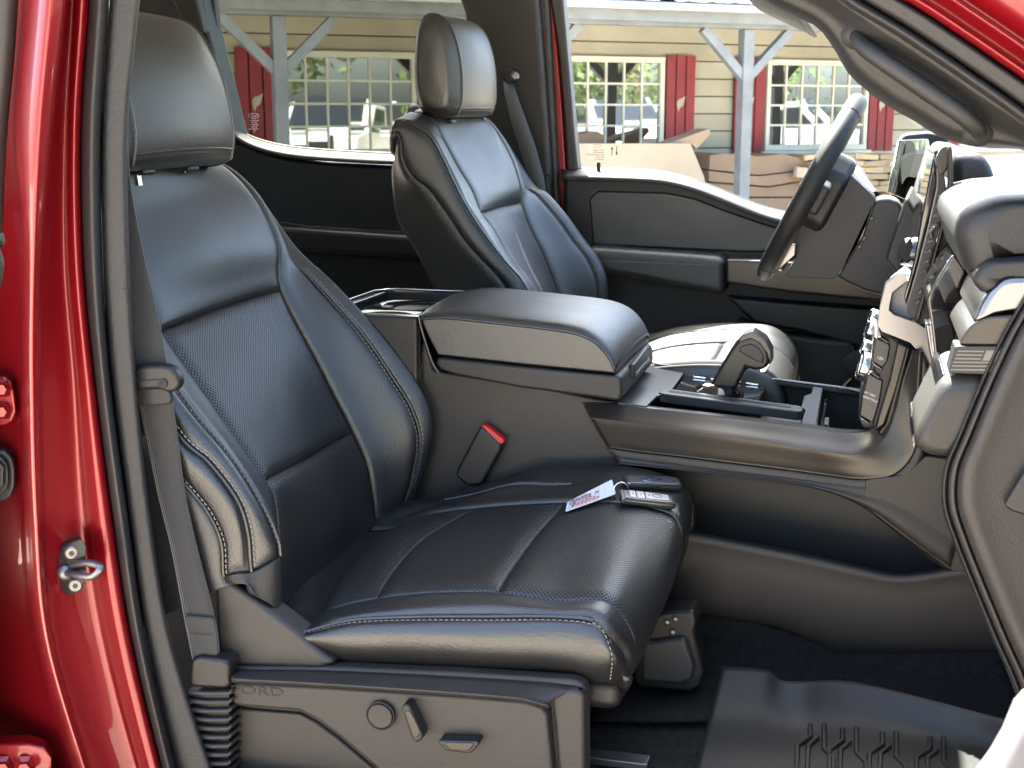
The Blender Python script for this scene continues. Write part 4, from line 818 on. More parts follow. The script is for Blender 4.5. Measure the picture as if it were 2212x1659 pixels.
# ------------------------------------------------------------------ keys and tag on the passenger cushion
def oncush(px, py, lift=0):
    # the point of the cushion surface seen at a pixel
    best = None; d = (FWD * F + RGT * (px - CX) + UPV * (CY - py)).normalized()
    for i in range(40):
        for j in range(40):
            p = SC.pt(3 + 4.5 * i / 39, 1.5 + 3.5 * j / 39); q = p - CAM; e = (q - d * q.dot(d)).length
            if best is None or e < best[0]: best = (e, p)
    return best[1] + Vector((0, 0, lift))
def fob(name, a, b, wdir, lab, face, emblem):
    """a: ring end, b: far end (world points on the leather)"""
    a = Vector(a); b = Vector(b); x = (b - a).normalized(); y = Vector(wdir); y = (y - x * y.dot(x)).normalized(); z = x.cross(y)
    if z.z < 0: z = -z
    L = (b - a).length; r = empty(name, (a + b) / 2, lab, 'key fob', 'key fobs on the cushion')
    def Q(u, v, h): return a + x * u * L + y * v + z * h
    hw = .0175
    body = [(-.0, .55), (.0, .9), (.15, 1), (.85, 1), (.97, .86), (1, .6)]
    out = [(u, v * hw) for u, v in body] + [(u, -v * hw) for u, v in reversed(body)]
    prism('shell', [Q(u, v, .002) for u, v in out], z * .0115, mat('fob_black', (.014, .014, .015), .35), r, .003, 3)
    inn = [(u * .98 + .012, v * .93) for u, v in out]
    prism('side_band', [Q(u * .995 + .002, v * 1.015, .0075) for u, v in out], z * .0035, M['silver'], r, .0012, 2)
    prism('top_plate', [Q(u * .90 + .05, v * .86, .0120) for u, v in out], z * .0032, mat('fob_grey', (.2, .205, .21), .32, metal=.75) if emblem else M['silver'], r, .0012, 2)
    if emblem:
        vs = [Q(.46 + .17 * cos(t * pi / 12), .0085 * sin(t * pi / 12), .0160) for t in range(24)]; e1 = prism('badge', vs, z * -.001, M['chrome'], r, 0)
        vs = [Q(.46 + .15 * cos(t * pi / 12), .0070 * sin(t * pi / 12), .0164) for t in range(24)]; prism('badge_field', vs, z * -.001, mat('badge_blue', (.02, .035, .09), .3), e1, 0)
        text('lettering', 'Ford', Q(.33, -.0045 if (x.cross(y)).z > 0 else .0045, .0166), x, y if (x.cross(y)).z > 0 else -y, .0115, M['chrome'], e1, .0002)
    else:
        for k, (u0, u1) in enumerate(((.16, .27), (.29, .43), (.45, .88))):
            prism('button', [Q(u0, -.0125, .0150), Q(u1, -.0125 + (.003 if k == 2 else 0), .0150), Q(u1, .0125 - (.003 if k == 2 else 0), .0150), Q(u0, .0125, .0150)], z * .0014, mat('fob_button', (.5, .5, .51), .35, metal=.6), r, .0008, 2)
        ringp = [Q(.66 + .085 * cos(t * pi / 10), .0062 * sin(t * pi / 10), .0166) for t in range(20)]; tube('button_mark', ringp, .0005, M['ink'], r, 5, closed=True)
        for u in (.2, .35, .5): tube('button_mark', [Q(u, -.004, .0166), Q(u + .03, .004, .0166)], .0005, M['ink'], r, 5)
    cap = [(u, v) for u, v in ((-.015, .008), (-.01, .0145), (.07, .0178), (.07, -.0178), (-.01, -.0145), (-.015, -.008))]
    prism('end_cap', [Q(u, v, .0025) for u, v in cap], z * .0125, M['silver'], r, .003, 3)
    return r, Q
Zt = lambda px, py, z: U(px, py, Z=z)
p1 = oncush(1340, 1092, .004); p2 = oncush(1452, 1098, .003); p3 = oncush(1350, 1062, .004); p4 = oncush(1466, 1062, .004)
yd = Vector((0.05, 1, .1))
k1, Q1 = fob('key_fob', p1, p2, yd, 'nearer silver key fob with three lock buttons on the cushion', 0, False)
k2, Q2 = fob('key_fob', p3 + Vector((0, .012, .0)), p4 + Vector((0, .012, 0)), yd, 'farther black and silver key fob with an oval badge', 0, True)
rg = U(1341, 1062, Y=(p1.y + p3.y) / 2); ra = (p1 - p2).normalized()
kr = tube('key_ring', [rg + Vector((0.012 * cos(t * pi / 12), .006 * cos(t * pi / 12) , .016 * sin(t * pi / 12))) for t in range(24)], .0013, M['chrome'], None, 8, closed=True)
tag(kr, 'thin steel ring joining the key fobs and the paper tag', 'key ring')
# tag card
ta, tb, tc_, td = (1229, 1090), (1323, 1050), (1333, 1084), (1226, 1112)
TA, TB, TC, TD = oncush(*ta, .006), oncush(*tb, .012), oncush(*tc_, .012), oncush(*td, .006)
tx = (TB - TA); ty = (TD - TA)
KT = prism('key_tag', [TA + tx * .02, TA + tx * .97, TB + ty * .06 + tx * -.005, TC - ty * .06, TD + (TC - TD) * .97, TD + (TC - TD) * .02, TD - ty * .06, TA + ty * .06], Vector((0, 0, -.0012)), M['white'], None, 0)
tag(KT, 'white paper key tag with red print and handwriting beside the fobs', 'key tag')
nz = tx.cross(ty).normalized(); nz = nz if nz.z > 0 else -nz
def tg(u, v): return TA + tx * u + (TD - TA).lerp(TC - TB, u) * v + nz * .0012
dn = -(tx.normalized()); cw = (TD - TA).normalized()
for u in (.20, .28, .36, .44, .52, .60, .68, .80):
    tube('rule', [tg(u, .15), tg(u, .92)], .0002, M['inkr'], KT, 4)
for u, a_, b_ in ((.2, 'PS601', ''), (.28, 'YEAR', '2025'), (.36, 'MAKE', 'Ford'), (.44, 'MODEL', 'F150'), (.52, 'COLOR', 'Red'), (.60, 'SERIES', ''), (.68, 'VIN', '5414')):
    up_ = -cw
    if a_ == 'PS601': text('lettering', 'P2601111', tg(u - .012, .86), up_, -tx, .0085, M['ink'], KT, .0001); continue
    text('lettering', a_, tg(u - .012, .96), up_, -tx, .0068, M['inkr'], KT, .0001)
    if b_: text('lettering', b_, tg(u - .012, .54), up_, -tx, .0085, M['ink'], KT, .0001)
for v in (.18, .78): 
    q = [tg(.05, v - .1), tg(.12, v - .1), tg(.12, v + .12), tg(.05, v + .12)]
    for i in range(4): tube('tick_box', [q[i], q[(i + 1) % 4]], .0002, M['ink'], KT, 4)
tube('cross_mark', [tg(.04, .06), tg(.13, .32)], .0003, M['ink'], KT, 4); tube('cross_mark', [tg(.13, .06), tg(.04, .32)], .0003, M['ink'], KT, 4)
lathe('punch_hole', tg(.085, .48), nz, [(.0022, -.0002), (.0022, .0001)], M['ink'], KT, 12)
text('lettering', 'NEW', tg(.16, .92), -cw, -tx, .005, M['inkr'], KT, .0001); text('lettering', 'USED', tg(.16, .4), -cw, -tx, .005, M['inkr'], KT, .0001)
# ================================================================== CENTRE CONSOLE
CN = empty('center_console', (-.4, 2.38, .56), 'charcoal centre console with a padded armrest, shifter and cup holders', 'center console')
NY, FRY = 2.20, 2.55
def pr(px, Y0, Y1, name, m, par, bv=.004, seg=3): return slab(name, px, Y0, Y1 - Y0, m, par, bv, seg)
# body under the lid
body = slab('console_side', [(745, 690), (903, 690), (935, 800), (1180, 838), (1335, 872), (1264, 874), (1300, 940), (1348, 1008), (1380, 1060), (1500, 1090), (1500, 1420), (700, 1420)], 2.235, .02, M['brownp'], CN, .006, 3)
pr([(760, 700), (900, 700), (930, 800), (1300, 870), (1340, 1000), (1330, 1300), (760, 1300)], 2.25, 2.54, 'console_core', M['black'], CN, .004)
# armrest lid: padded top and lower half
lp = [(908, 690), (925, 684), (1000, 689), (1100, 700), (1200, 712), (1250, 721), (1285, 738), (1312, 765), (1330, 800), (1332, 808), (1130, 788), (945, 768), (925, 730)]
lid = slab('armrest_lid', lp, NY, FRY - NY, M['leather'], CN, .016, 4)
# crowned pad on top of the lid
ed = [(908, 690), (960, 686), (1060, 696), (1160, 707), (1235, 718), (1278, 734), (1308, 762), (1328, 800)]
def up_(P, dz): return [p + Vector((0, 0, dz)) for p in P]
near = PY(ed, NY); rowsP = []
for t, dz in ((0, -.003), (.04, .007), (.2, .013), (.5, .017), (.8, .013), (.96, .007), (1, -.003)):
    rowsP.append([p + Vector((0.004 * dz / .017, t * (FRY - NY), dz)) for p in near])
pad = loft('armrest_pad', rowsP, M['leather'], lid, 50, 40, flip=-1, thick=.004)
sg = [p + Vector((.002, .010, .0075)) for p in near]; sgq = even(sg, 90)
stitch('stitching', sgq, [Vector((.1, -.5, .85))] * 91, M['thread'], lid); sg2 = [p + Vector((.001, .002, .003)) for p in near]; stitch('stitching', even(sg2, 90), [Vector((.1, -.8, .6))] * 91, M['dthread'], lid)
tube('piping', even([p + Vector((.002, .006, .0055)) for p in near], 60), .0022, M['leather2'], lid, 6)
lo = slab('armrest_base', [(946, 771), (1130, 791), (1333, 811), (1342, 815), (1344, 850), (1338, 868), (1300, 862), (1120, 838), (985, 812), (950, 800), (938, 785)], NY + .004, FRY - NY - .008, M['plastic'], CN, .008, 3)
prism('latch_recess', [Vector((U(1344, 830, Y=NY + .004).x + .004, 2.30, 1.088)), Vector((U(1344, 830, Y=NY + .004).x + .004, 2.46, 1.092)), Vector((U(1344, 830, Y=NY + .004).x + .004, 2.46, 1.118)), Vector((U(1344, 830, Y=NY + .004).x + .004, 2.30, 1.112))], (-.01, 0, 0), M['black'], lo, .003)
prism('latch_lip', [Vector((U(1344, 830, Y=NY + .004).x + .002, 2.31, 1.087)), Vector((U(1344, 830, Y=NY + .004).x + .002, 2.46, 1.089)), Vector((U(1344, 830, Y=NY + .004).x + .002, 2.46, 1.097)), Vector((U(1344, 830, Y=NY + .004).x + .002, 2.31, 1.095))], (.006, 0, 0), M['satin'], lo, .002)
# rear cup holder tray
zt = U(905, 686, Y=NY).z; xr = U(905, 686, Y=NY).x
tray = empty('x'); bpy.data.objects.remove(tray)
rx0, rx1 = xr - .20, xr - .004
box('rear_tray_side', ((rx0 + rx1) / 2, NY + .009, zt - .07), (rx1 - rx0, .018, .14), M['plastic'], CN, .006); box('rear_tray_side', ((rx0 + rx1) / 2, FRY - .009, zt - .07), (rx1 - rx0, .018, .14), M['plastic'], CN, .006)
box('rear_tray_end', (rx1 - .008, (NY + FRY) / 2, zt - .06), (.016, FRY - NY - .036, .12), M['gloss'], CN, .004); box('rear_tray_end', (rx0 + .01, (NY + FRY) / 2, zt - .06), (.02, FRY - NY - .036, .12), M['gloss'], CN, .004)
def holed_plate(name, x0, x1, y0, y1, z, r, m, par, dep=.07, n=48):
    cx, cy = (x0 + x1) / 2, (y0 + y1) / 2; vs = []; fs = []
    for i in range(n):
        t = 2 * pi * i / n; c_, s_ = cos(t), sin(t); k = min((x1 - cx) / max(abs(c_), 1e-6), (y1 - cy) / max(abs(s_), 1e-6))
        vs += [(cx + c_ * k, cy + s_ * k, z), (cx + c_ * (r + .005), cy + s_ * (r + .005), z), (cx + c_ * r, cy + s_ * r, z - .004), (cx + c_ * r * .92, cy + s_ * r * .92, z - dep)]
    for i in range(n):
        j = (i + 1) % n
        for q in range(3): fs.append((4 * i + q, 4 * j + q, 4 * j + q + 1, 4 * i + q + 1))
    fs.append(tuple(4 * i + 3 for i in range(n)))
    return mesh(name, vs, fs, m, par, sharp=40)
ym = (NY + FRY) / 2
for y0_, y1_ in ((NY + .018, ym), (ym, FRY - .018)):
    holed_plate('cup_holder', rx0 + .02, rx1 - .016, y0_, y1_, zt - .016, .062, M['gloss'], CN)
    for s in (-1, 1): box('cup_tab', ((rx0 + rx1) / 2 + s * .052, (y0_ + y1_) / 2, zt - .030), (.024, .03, .02), M['black'], CN, .005)
rt = [(rx1, NY + .004), (rx0 + .03, NY + .004), (rx0, NY + .05), (rx0, FRY - .05), (rx0 + .03, FRY - .004), (rx1, FRY - .004)]
tube('bright_edge', [Vector((a, b, zt + .002)) for a, b in rt], .0025, M['chrome'], CN, 8, closed=True)
tube('bright_edge', spline([Vector((xr + .001, NY - .002, zt + .001)), U(908, 700, Y=NY - .002), U(918, 735, Y=NY - .002), U(935, 785, Y=NY - .002), U(948, 806, Y=NY - .002)], 16), .0028, M['gloss'], CN, 8)

# side rail of satin trim
tE = [(1264, 869), (1345, 875), (1480, 890), (1700, 915), (1830, 932), (1868, 932), (1892, 922), (1906, 900), (1920, 860), (1938, 805), (1962, 752)]
cE = [(1276, 903), (1345, 911), (1480, 929), (1700, 962), (1800, 978), (1850, 982), (1888, 970), (1914, 940), (1934, 890), (1950, 825), (1974, 756)]
lE = [(1312, 966), (1360, 973), (1480, 987), (1700, 1014), (1820, 1030), (1885, 1034), (1940, 1020), (1970, 990), (1981, 930), (1984, 860), (1990, 760)]
Yt = [2.235] * 5 + [2.24, 2.245, 2.25, 2.25, 2.25, 2.25]; Yc_ = [2.195] * 5 + [2.198, 2.205, 2.21, 2.215, 2.22, 2.22]; Yl = [2.203] * 5 + [2.2] * 6
Q_ = lambda P, Ys, dy=0: [U(p[0], p[1], Y=y + dy) for p, y in zip(P, Ys)]
mixp = lambda A, Bq, f: [(a[0] * (1 - f) + b[0] * f, a[1] * (1 - f) + b[1] * f) for a, b in zip(A, Bq)]; mixy = lambda A, Bq, f: [a * (1 - f) + b * f for a, b in zip(A, Bq)]
railc = [[p + Vector((0, .03, -.003)) for p in Q_(tE, Yt)], Q_(tE, Yt), Q_(mixp(tE, cE, .08), mixy(Yt, Yc_, .12)), Q_(mixp(tE, cE, .5), mixy(Yt, Yc_, .52)), Q_(mixp(tE, cE, .93), mixy(Yt, Yc_, .95)), Q_(mixp(cE, lE, .06), mixy(Yc_, Yl, .0)), Q_(mixp(cE, lE, .5), mixy(Yc_, Yl, .45)), Q_(mixp(cE, lE, .94), mixy(Yc_, Yl, .95)), Q_(lE, Yl, .004), Q_(lE, Yl, .04)]
sr = loft('side_rail', railc, M['satin'], CN, 70, 54, flip=-1, thick=.003)
tag(sr, 'satin bronze grey rail along the console edge')
loft('lower_rail', [Q_([(p[0] - 2, p[1] + 2) for p in lE], Yl, .012), Q_([(p[0] + 2, p[1] + 4) for p in lE], Yl, .004), Q_([(p[0] + 16, p[1] + 28) for p in lE], Yl, .008), Q_([(p[0] + 20, p[1] + 30) for p in lE], Yl, .06)], M['brownp'], CN, 50, 12, flip=-1, thick=.002)
# storage recess and lower side
slab('recess_wall', [(1300, 955), (1500, 980), (1800, 1020), (1980, 1000), (2180, 1080), (2180, 1290), (1440, 1260), (1330, 1100)], 2.36, .02, M['plastic'], CN, .004)
loU = [(1340, 1005), (1480, 1018), (1600, 1030), (1720, 1046), (1800, 1066), (1860, 1092), (1910, 1126), (1960, 1166), (2010, 1204), (2052, 1232)]
hi = [(1330, 985), (1480, 1005), (1600, 1020), (1720, 1032), (1820, 1045), (1900, 1045), (1960, 1030), (2010, 1040), (2050, 1060), (2090, 1090)]
loft('upper_apron', [PY(hi, 2.207), PY([(a[0] * .5 + b[0] * .5, a[1] * .5 + b[1] * .5) for a, b in zip(hi, loU)], 2.203), PY(loU, 2.208), PY(loU, 2.32)], M['brownp'], CN, 50, 16, flip=-1, thick=.003)
s0 = [(1440, 1140), (1560, 1163), (1700, 1190), (1820, 1216), (1910, 1236), (1960, 1240), (2040, 1229), (2110, 1218), (2270, 1214)]
s1 = [(1430, 1180), (1560, 1205), (1700, 1232), (1820, 1258), (1910, 1276), (1960, 1280), (2040, 1270), (2110, 1260), (2270, 1256)]
s2 = [(1430, 1290), (1560, 1312), (1690, 1330), (1800, 1355), (1900, 1370), (1960, 1372), (2040, 1370), (2120, 1366), (2280, 1362)]
s3 = [(1430, 1320), (1540, 1335), (1660, 1352), (1735, 1380), (1790, 1412), (1900, 1416), (2010, 1414), (2140, 1412), (2300, 1408)]
loft('lower_side', [PY(s0, 2.33), PY(s0, 2.215), PY(s1, 2.206), PY(s2, 2.212), PY(s3, 2.235), PY([(p[0], p[1] + 10) for p in s3], 2.30)], M['brownp'], CN, 50, 24, flip=-1, thick=.003)

# top deck, falling gently towards the dash
ZD = 1.052
def DK(x, y, dz=0): return Vector((x, y, ZD - .078 * (x + .40) + dz))
def deck(name, xy, m, par=CN, dz=0, t=.006, bv=.0015): return prism(name, [DK(a, b, dz) for a, b in xy], (0, 0, -t), m, par, bv)
dgrey = mat('deck_grey', (.05, .05, .052), .33, metal=.35, bump=(1200, .1, .0002))
deck('rear_slope', [(-.408, 2.238), (-.356, 2.238), (-.352, 2.33), (-.335, 2.36), (-.335, 2.60), (-.408, 2.60)], dgrey, dz=.003, bv=.002)
deck('deck_near_edge', [(-.356, 2.234), (.02, 2.234), (.02, 2.241), (-.356, 2.241)], M['silver'], dz=.001, t=.01, bv=.001)
deck('deck_far_edge', [(-.40, 2.604), (.03, 2.604), (.03, 2.628), (-.40, 2.628)], dgrey, dz=.004, t=.012, bv=.004)
tube('edge_strip', spline([DK(-.40, 2.603, .005), DK(-.1, 2.603, .005), DK(-.03, 2.60, .005), DK(.015, 2.57, .005), DK(.04, 2.53, .005)], 30), .0025, M['silver'], CN, 8)
deck('deck_front_bar', [(-.092, 2.242), (-.066, 2.242), (-.066, 2.604), (-.086, 2.604), (-.086, 2.53), (-.098, 2.50), (-.098, 2.40), (-.09, 2.38)], dgrey, dz=.002, t=.02, bv=.0025)
# shallow cup tray with two wells
def holed_deck(x0, x1, y0, y1):
    o = holed_plate('cup_holder', x0, x1, y0, y1, 0, .044, M['gloss'], CN, .06); inv = wmat(CN).inverted()
    for v in o.data.vertices: w3 = wmat(CN) @ v.co; v.co = inv @ DK(w3.x, w3.y, w3.z - .022)
holed_deck(-.354, -.224, 2.242, 2.342); holed_deck(-.224, -.092, 2.242, 2.342)
dv = deck('tray_divider', [(-.352, 2.346), (-.342, 2.342), (-.102, 2.342), (-.094, 2.348), (-.094, 2.382), (-.102, 2.388), (-.342, 2.388), (-.352, 2.384)], dgrey, dz=.006, t=.018, bv=.003)
deck('divider_slot', [(-.335, 2.358), (-.115, 2.358), (-.115, 2.374), (-.335, 2.374)], M['ink'], dv, .0066, .003, 0)
deck('shifter_gate', [(-.335, 2.392), (-.20, 2.392), (-.175, 2.42), (-.175, 2.60), (-.335, 2.60)], M['gloss'], dz=-.003, bv=.003)
deck('small_bin', [(-.176, 2.392), (-.100, 2.392), (-.100, 2.60), (-.176, 2.60)], M['black'], dz=-.045)
for k in range(4): deck('gate_button', [(-.315 + k * .034, 2.555), (-.29 + k * .034, 2.555), (-.29 + k * .034, 2.575), (-.315 + k * .034, 2.575)], M['chrome'], dz=.001, t=.003, bv=.0008)
deck('front_bin_floor', [(-.066, 2.24), (.03, 2.24), (.03, 2.60), (-.066, 2.60)], M['ink'], dz=-.075)
deck('bin_wall', [(-.062, 2.27), (-.056, 2.27), (-.056, 2.56), (-.062, 2.56)], M['gloss'], dz=-.012, t=.06)
for y0_ in (2.28, 2.36): deck('bin_ledge', [(-.056, y0_), (-.048, y0_), (-.048, y0_ + .06), (-.056, y0_ + .06)], dgrey, dz=-.016, t=.02)
prism('console_floor', [DK(-.40, 2.243, -.085), DK(.02, 2.243, -.085), DK(.02, 2.62, -.085), DK(-.40, 2.62, -.085)], (0, 0, -.02), M['ink'], CN, 0)
prism('far_console_side', [DK(-.42, 2.629, .002), DK(.06, 2.629, 0), Vector((.06, 2.629, .62)), Vector((-.42, 2.629, .62))], (0, .012, 0), M['plastic'], CN, .004)
# shifter
SH = slab('shifter', [(1528, 842), (1558, 788), (1585, 745), (1600, 727), (1625, 722), (1650, 738), (1662, 760), (1664, 785), (1650, 800), (1630, 801), (1612, 796), (1590, 842)], 2.405, .045, M['black'], CN, .011, 4)
tag(SH, 'black shift lever leaning forward with a squared grip')
slab('grip_cap', [(1592, 742), (1602, 724), (1626, 716), (1652, 733), (1666, 758), (1667, 786), (1660, 776), (1655, 762), (1640, 742), (1622, 732), (1605, 738)], 2.399, .057, M['leather'], SH, .006, 3)
slab('grip_inset', [(1600, 748), (1622, 742), (1640, 752), (1650, 770), (1648, 786), (1632, 780), (1596, 760)], 2.402, .01, M['brownp'], SH, .003, 2)
lathe('shifter_boot', U(1552, 842, Y=2.428) + Vector((0, 0, -.01)), (0, 0, 1), [(.048, 0), (.046, .010), (.036, .018), (.026, .024)], M['gloss'], SH, 24)
slab('release_button', [(1640, 797), (1654, 790), (1660, 778), (1664, 788), (1654, 804), (1642, 806)], 2.415, .025, M['chrome'], SH, .002)

# ================================================================== DASHBOARD
DB = empty('dashboard', (.3, 2.4, .9), 'charcoal dashboard with vertical air vents, outlets and satin trim at right', 'dashboard')
# centre stack cheek: side of the stack running up from the rail
slab('stack_cheek', [(1890, 735), (1960, 700), (2070, 700), (2095, 1110), (1990, 1060), (1950, 1025), (1900, 1000), (1885, 930)], 2.255, .02, M['brownp'], DB, .004)
slab('kick_side', [(1870, 1036), (1960, 1024), (2000, 985), (2110, 1000), (2140, 1240), (2056, 1234), (1964, 1168), (1866, 1094)], 2.202, .01, M['brownp'], CN, .003, rnd=.004)
slab('stack_strip', [(1940, 739), (1962, 749), (1935, 850), (1911, 918), (1890, 932), (1898, 900), (1922, 820)], 2.225, .03, M['satin'], DB, .004)
slab('stack_strip', [(1960, 750), (1966, 752), (1925, 910), (1905, 940), (1898, 934), (1914, 915)], 2.222, .02, M['black'], DB, .003)
stk = slab('outlet_panel', [(1888, 725), (1905, 728), (1938, 742), (1922, 825), (1904, 895), (1888, 933), (1862, 926), (1854, 905), (1862, 840), (1880, 790)], 2.26, .20, M['black'], DB, .005, 3)
of = mat('outlet_flap', (.02, .021, .024), .35)
f1 = slab('outlet_flap', [(1892, 728), (1924, 744), (1918, 780), (1906, 796), (1884, 782), (1888, 750)], 2.252, .012, of, stk, .003)
text('lettering', '12V', U(1893, 774, Y=2.2513), (1, 0, -.35), (0, 0, 1), .007, M['white'], f1, .0001)
f2 = slab('outlet_flap', [(1876, 806), (1908, 822), (1900, 870), (1886, 915), (1857, 898), (1862, 860)], 2.25, .012, of, stk, .003)
text('lettering', 'AC 120V', U(1866, 848, Y=2.2493), (1, 0, -.40), (0, 0, 1), .0052, M['white'], f2, .0001); text('lettering', '400W MAX', U(1863, 857, Y=2.2493), (1, 0, -.40), (0, 0, 1), .0052, M['white'], f2, .0001)
for q in ((1895, 730), (1876, 806)): slab('flap_tab', [(q[0], q[1] - 2), (q[0] + 8, q[1] - 4), (q[0] + 26, q[1] + 8), (q[0] + 22, q[1] + 14)], 2.246, .014, M['satin'], stk, .002)
for q in ((1884, 782), (1857, 899)): slab('flap_lip', [(q[0], q[1]), (q[0] + 20, q[1] + 13), (q[0] + 22, q[1] + 19), (q[0] + 3, q[1] + 7)], 2.247, .014, M['silver'], stk, .002)
for (x, y, r, Y, ln) in ((1885, 682, .015, 2.46, .02), (1880, 713, .021, 2.42, .026), (1868, 748, .014, 2.36, .02), (1866, 792, .026, 2.31, .03)):
    c = U(x, y, Y=Y); kb = lathe('climate_knob', c + Vector((ln * .6, 0, -.004)), (-1, -.12, .25), [(r * .8, 0), (r, .004), (r, ln * .7), (r * .96, ln * .85), (r * .8, ln * .9), (r * .7, ln * .85)], M['chrome'], stk, 28)
# silver shelf under the screen
sh = slab('shelf_frame', [(1958, 588), (1935, 598), (1913, 617), (1902, 659), (1896, 702), (1905, 716), (1966, 740), (1984, 760), (1990, 860), (1988, 840), (2000, 850), (2026, 800), (2030, 795), (2000, 710), (1978, 697), (1930, 680), (1920, 670), (1924, 634), (1960, 606)], 2.225, .045, M['silver'], DB, .010, 4)
slab('shelf_floor', [(1962, 604), (1926, 632), (1920, 668), (1932, 680), (1972, 692), (1985, 640)], 2.262, .22, mat('shelf_sunlit_grey', (.3, .3, .31), .4), DB, .004)  # sunlight on the tray is put into this pale grey
slab('shelf_underside', [(1896, 704), (1966, 742), (1976, 760), (1970, 775), (1930, 735), (1900, 722)], 2.245, .2, M['plastic'], DB, .006)
slab('trim_blade', [(1998, 696), (2010, 700), (2030, 800), (2040, 815), (2035, 830), (2024, 828), (2008, 760)], 2.1, .05, M['silver'], DB, .004)
slab('trim_wedge', [(2034, 803), (2022, 835), (2008, 860), (1984, 880), (1968, 890), (1966, 930), (1974, 975), (1990, 920), (2030, 830)], 1.80, .06, M['silver'], DB, .006)
# tall vent
vt = slab('vent_frame', [(2036, 345), (2044, 407), (2028, 498), (2005, 590), (1978, 692), (1958, 676), (1960, 665), (1985, 577), (2008, 486), (2026, 405), (2026, 350)], 2.17, .04, M['black'], DB, .004, 3, rnd=.006)
tag(vt, 'tall black vertical air vent with stacked fins')
for k, y in enumerate((420, 442, 464, 486, 520, 542, 564, 586, 630, 652)):
    xr = 2043 - (y - 407) * .228; slab('lit_fin_top', [(xr - 15, y + 5), (xr, y - 7), (xr, y + 4)], 2.164, .03, dgrey, vt, .001)  # light on the black fin tops, put in as paler grey triangles
slab('vent_tab', [(2006, 502), (2018, 488), (2024, 492), (2014, 504), (2018, 514), (2012, 518)], 2.158, .012, M['satin'], vt, .002)
slab('vent_cap', [(2020, 345), (2034, 318), (2052, 312), (2055, 330), (2044, 372), (2030, 380)], 2.165, .03, M['satin'], DB, .005, 3, rnd=.008)
bR = [(2056, 318), (2058, 401), (2044, 469), (2020, 560), (1984, 698)]; bL = [(2046, 314), (2046, 407), (2029, 498), (2006, 588), (1974, 694)]
loft('vent_bezel', [PY(bL, 2.17), PY(bL, 2.158), PY(bR, 2.156), PY(bR, 2.20)], M['brownp'], DB, 30, 9, flip=1, thick=.002)
slab('vent_cheek', [(2054, 400), (2090, 440), (2100, 580), (2060, 700), (1980, 700), (2034, 500)], 2.18, .02, M['brownp'], DB, .004)
# screen beyond the vent
slab('touch_screen', [(2018, 330), (2026, 396), (2006, 488), (1985, 570), (1957, 660), (1953, 640), (1975, 560), (1990, 470), (2008, 380)], 2.24, .34, M['screen'], DB, .004)
for x, Y in ((1976, 2.30), (1962, 2.36)): lathe('dial', U(x, 544, Y=Y), (-1, -.25, .2), [(.020, -.02), (.024, -.014), (.024, .006), (.020, .012), (.012, .012)], M['gloss'], DB, 28)
# instrument hood
HOOD = [(2055, 325), (2121, 331), (2142, 360), (2150, 395), (2150, 421), (2086, 446), (2057, 420)]
slab('cluster_face', [(1975, 470), (2002, 380), (2020, 320), (2030, 330), (2012, 420), (1990, 520), (1966, 580), (1955, 560)], 2.62, .4, M['plastic'], DB, .006)
prism('column_surround', [U(1958, 420, Y=2.62), U(1990, 470, Y=2.62), U(1975, 520, Y=2.62), U(1966, 560, Y=2.62), U(1940, 600, Y=2.62), U(1910, 560, Y=2.62)], (.02, .4, 0), M['plastic'], DB, .01)
# dash top and face, across the cab
def span(name, pts, Y0, Y1, m, bv=.01, par=DB, seg=3): return prism(name, [Vector((x, Y0, z)) for x, z in pts], (0, Y1 - Y0, 0), m, par, min(bv, .006), 3, rnd=bv * 1.6)
def span_round(name, pts, Y0, Y1, m, rnd, er, par=DB):
    """outline carried across the cab with its near end well rounded"""
    L = fillet([Vector((x, Y0, z)) for x, z in pts], rnd); c = sum(L, Vector()) / len(L); n = len(L); sz = sum((p - c).length for p in L) / n; vs = []; fs = []; R = []
    for k in range(9):
        a_ = pi / 2 * k / 8; f = 1 - er / sz * (1 - sin(a_)); R.append([c + (p - c) * f + Vector((0, er * (1 - cos(a_)), 0)) for p in L])
    R.append([p + Vector((0, Y1 - Y0, 0)) for p in L])
    vs = [p for r in R for p in r]
    for i in range(len(R) - 1):
        for j in range(n): fs.append((i * n + j, i * n + (j + 1) % n, (i + 1) * n + (j + 1) % n, (i + 1) * n + j))
    fs += [tuple(range(n)), tuple(range((len(R) - 1) * n, len(R) * n))]
    o = mesh(name, vs, fs, m, par, sharp=50); bm = bmesh.new(); bm.from_mesh(o.data); bmesh.ops.recalc_face_normals(bm, faces=bm.faces); bm.to_mesh(o.data); bm.free(); return o
def xz(px, py, Y): q = U(px, py, Y=Y); return (q.x, q.z)
span_round('cluster_hood', [xz(a, b, 2.22) for a, b in HOOD], 2.20, 3.05, M['plastic'], .03, .02)
span_round('dash_top', [xz(2060, 505, 1.70), xz(2068, 470, 1.70), xz(2095, 445, 1.70), xz(2150, 425, 1.70), (.40, 1.47), (.74, 1.42), (.74, 1.34), xz(2212, 552, 1.70), xz(2135, 550, 1.70), xz(2100, 572, 1.70), xz(2085, 592, 1.70)], 1.68, 3.15, M['plastic'], .03, .045)
span('dash_core', [(.20, 1.38), (.72, 1.36), (.72, .95), (.30, .95), (.17, 1.05), (.16, 1.25)], 1.75, 3.18, M['black'], .01)
span_round('dash_end', [xz(2098, 606, 1.665), xz(2110, 582, 1.665), xz(2135, 560, 1.665), xz(2300, 552, 1.665), xz(2300, 600, 1.665), xz(2160, 594, 1.665), xz(2125, 640, 1.665)], 1.655, 1.95, M['plastic'], .02, .014)
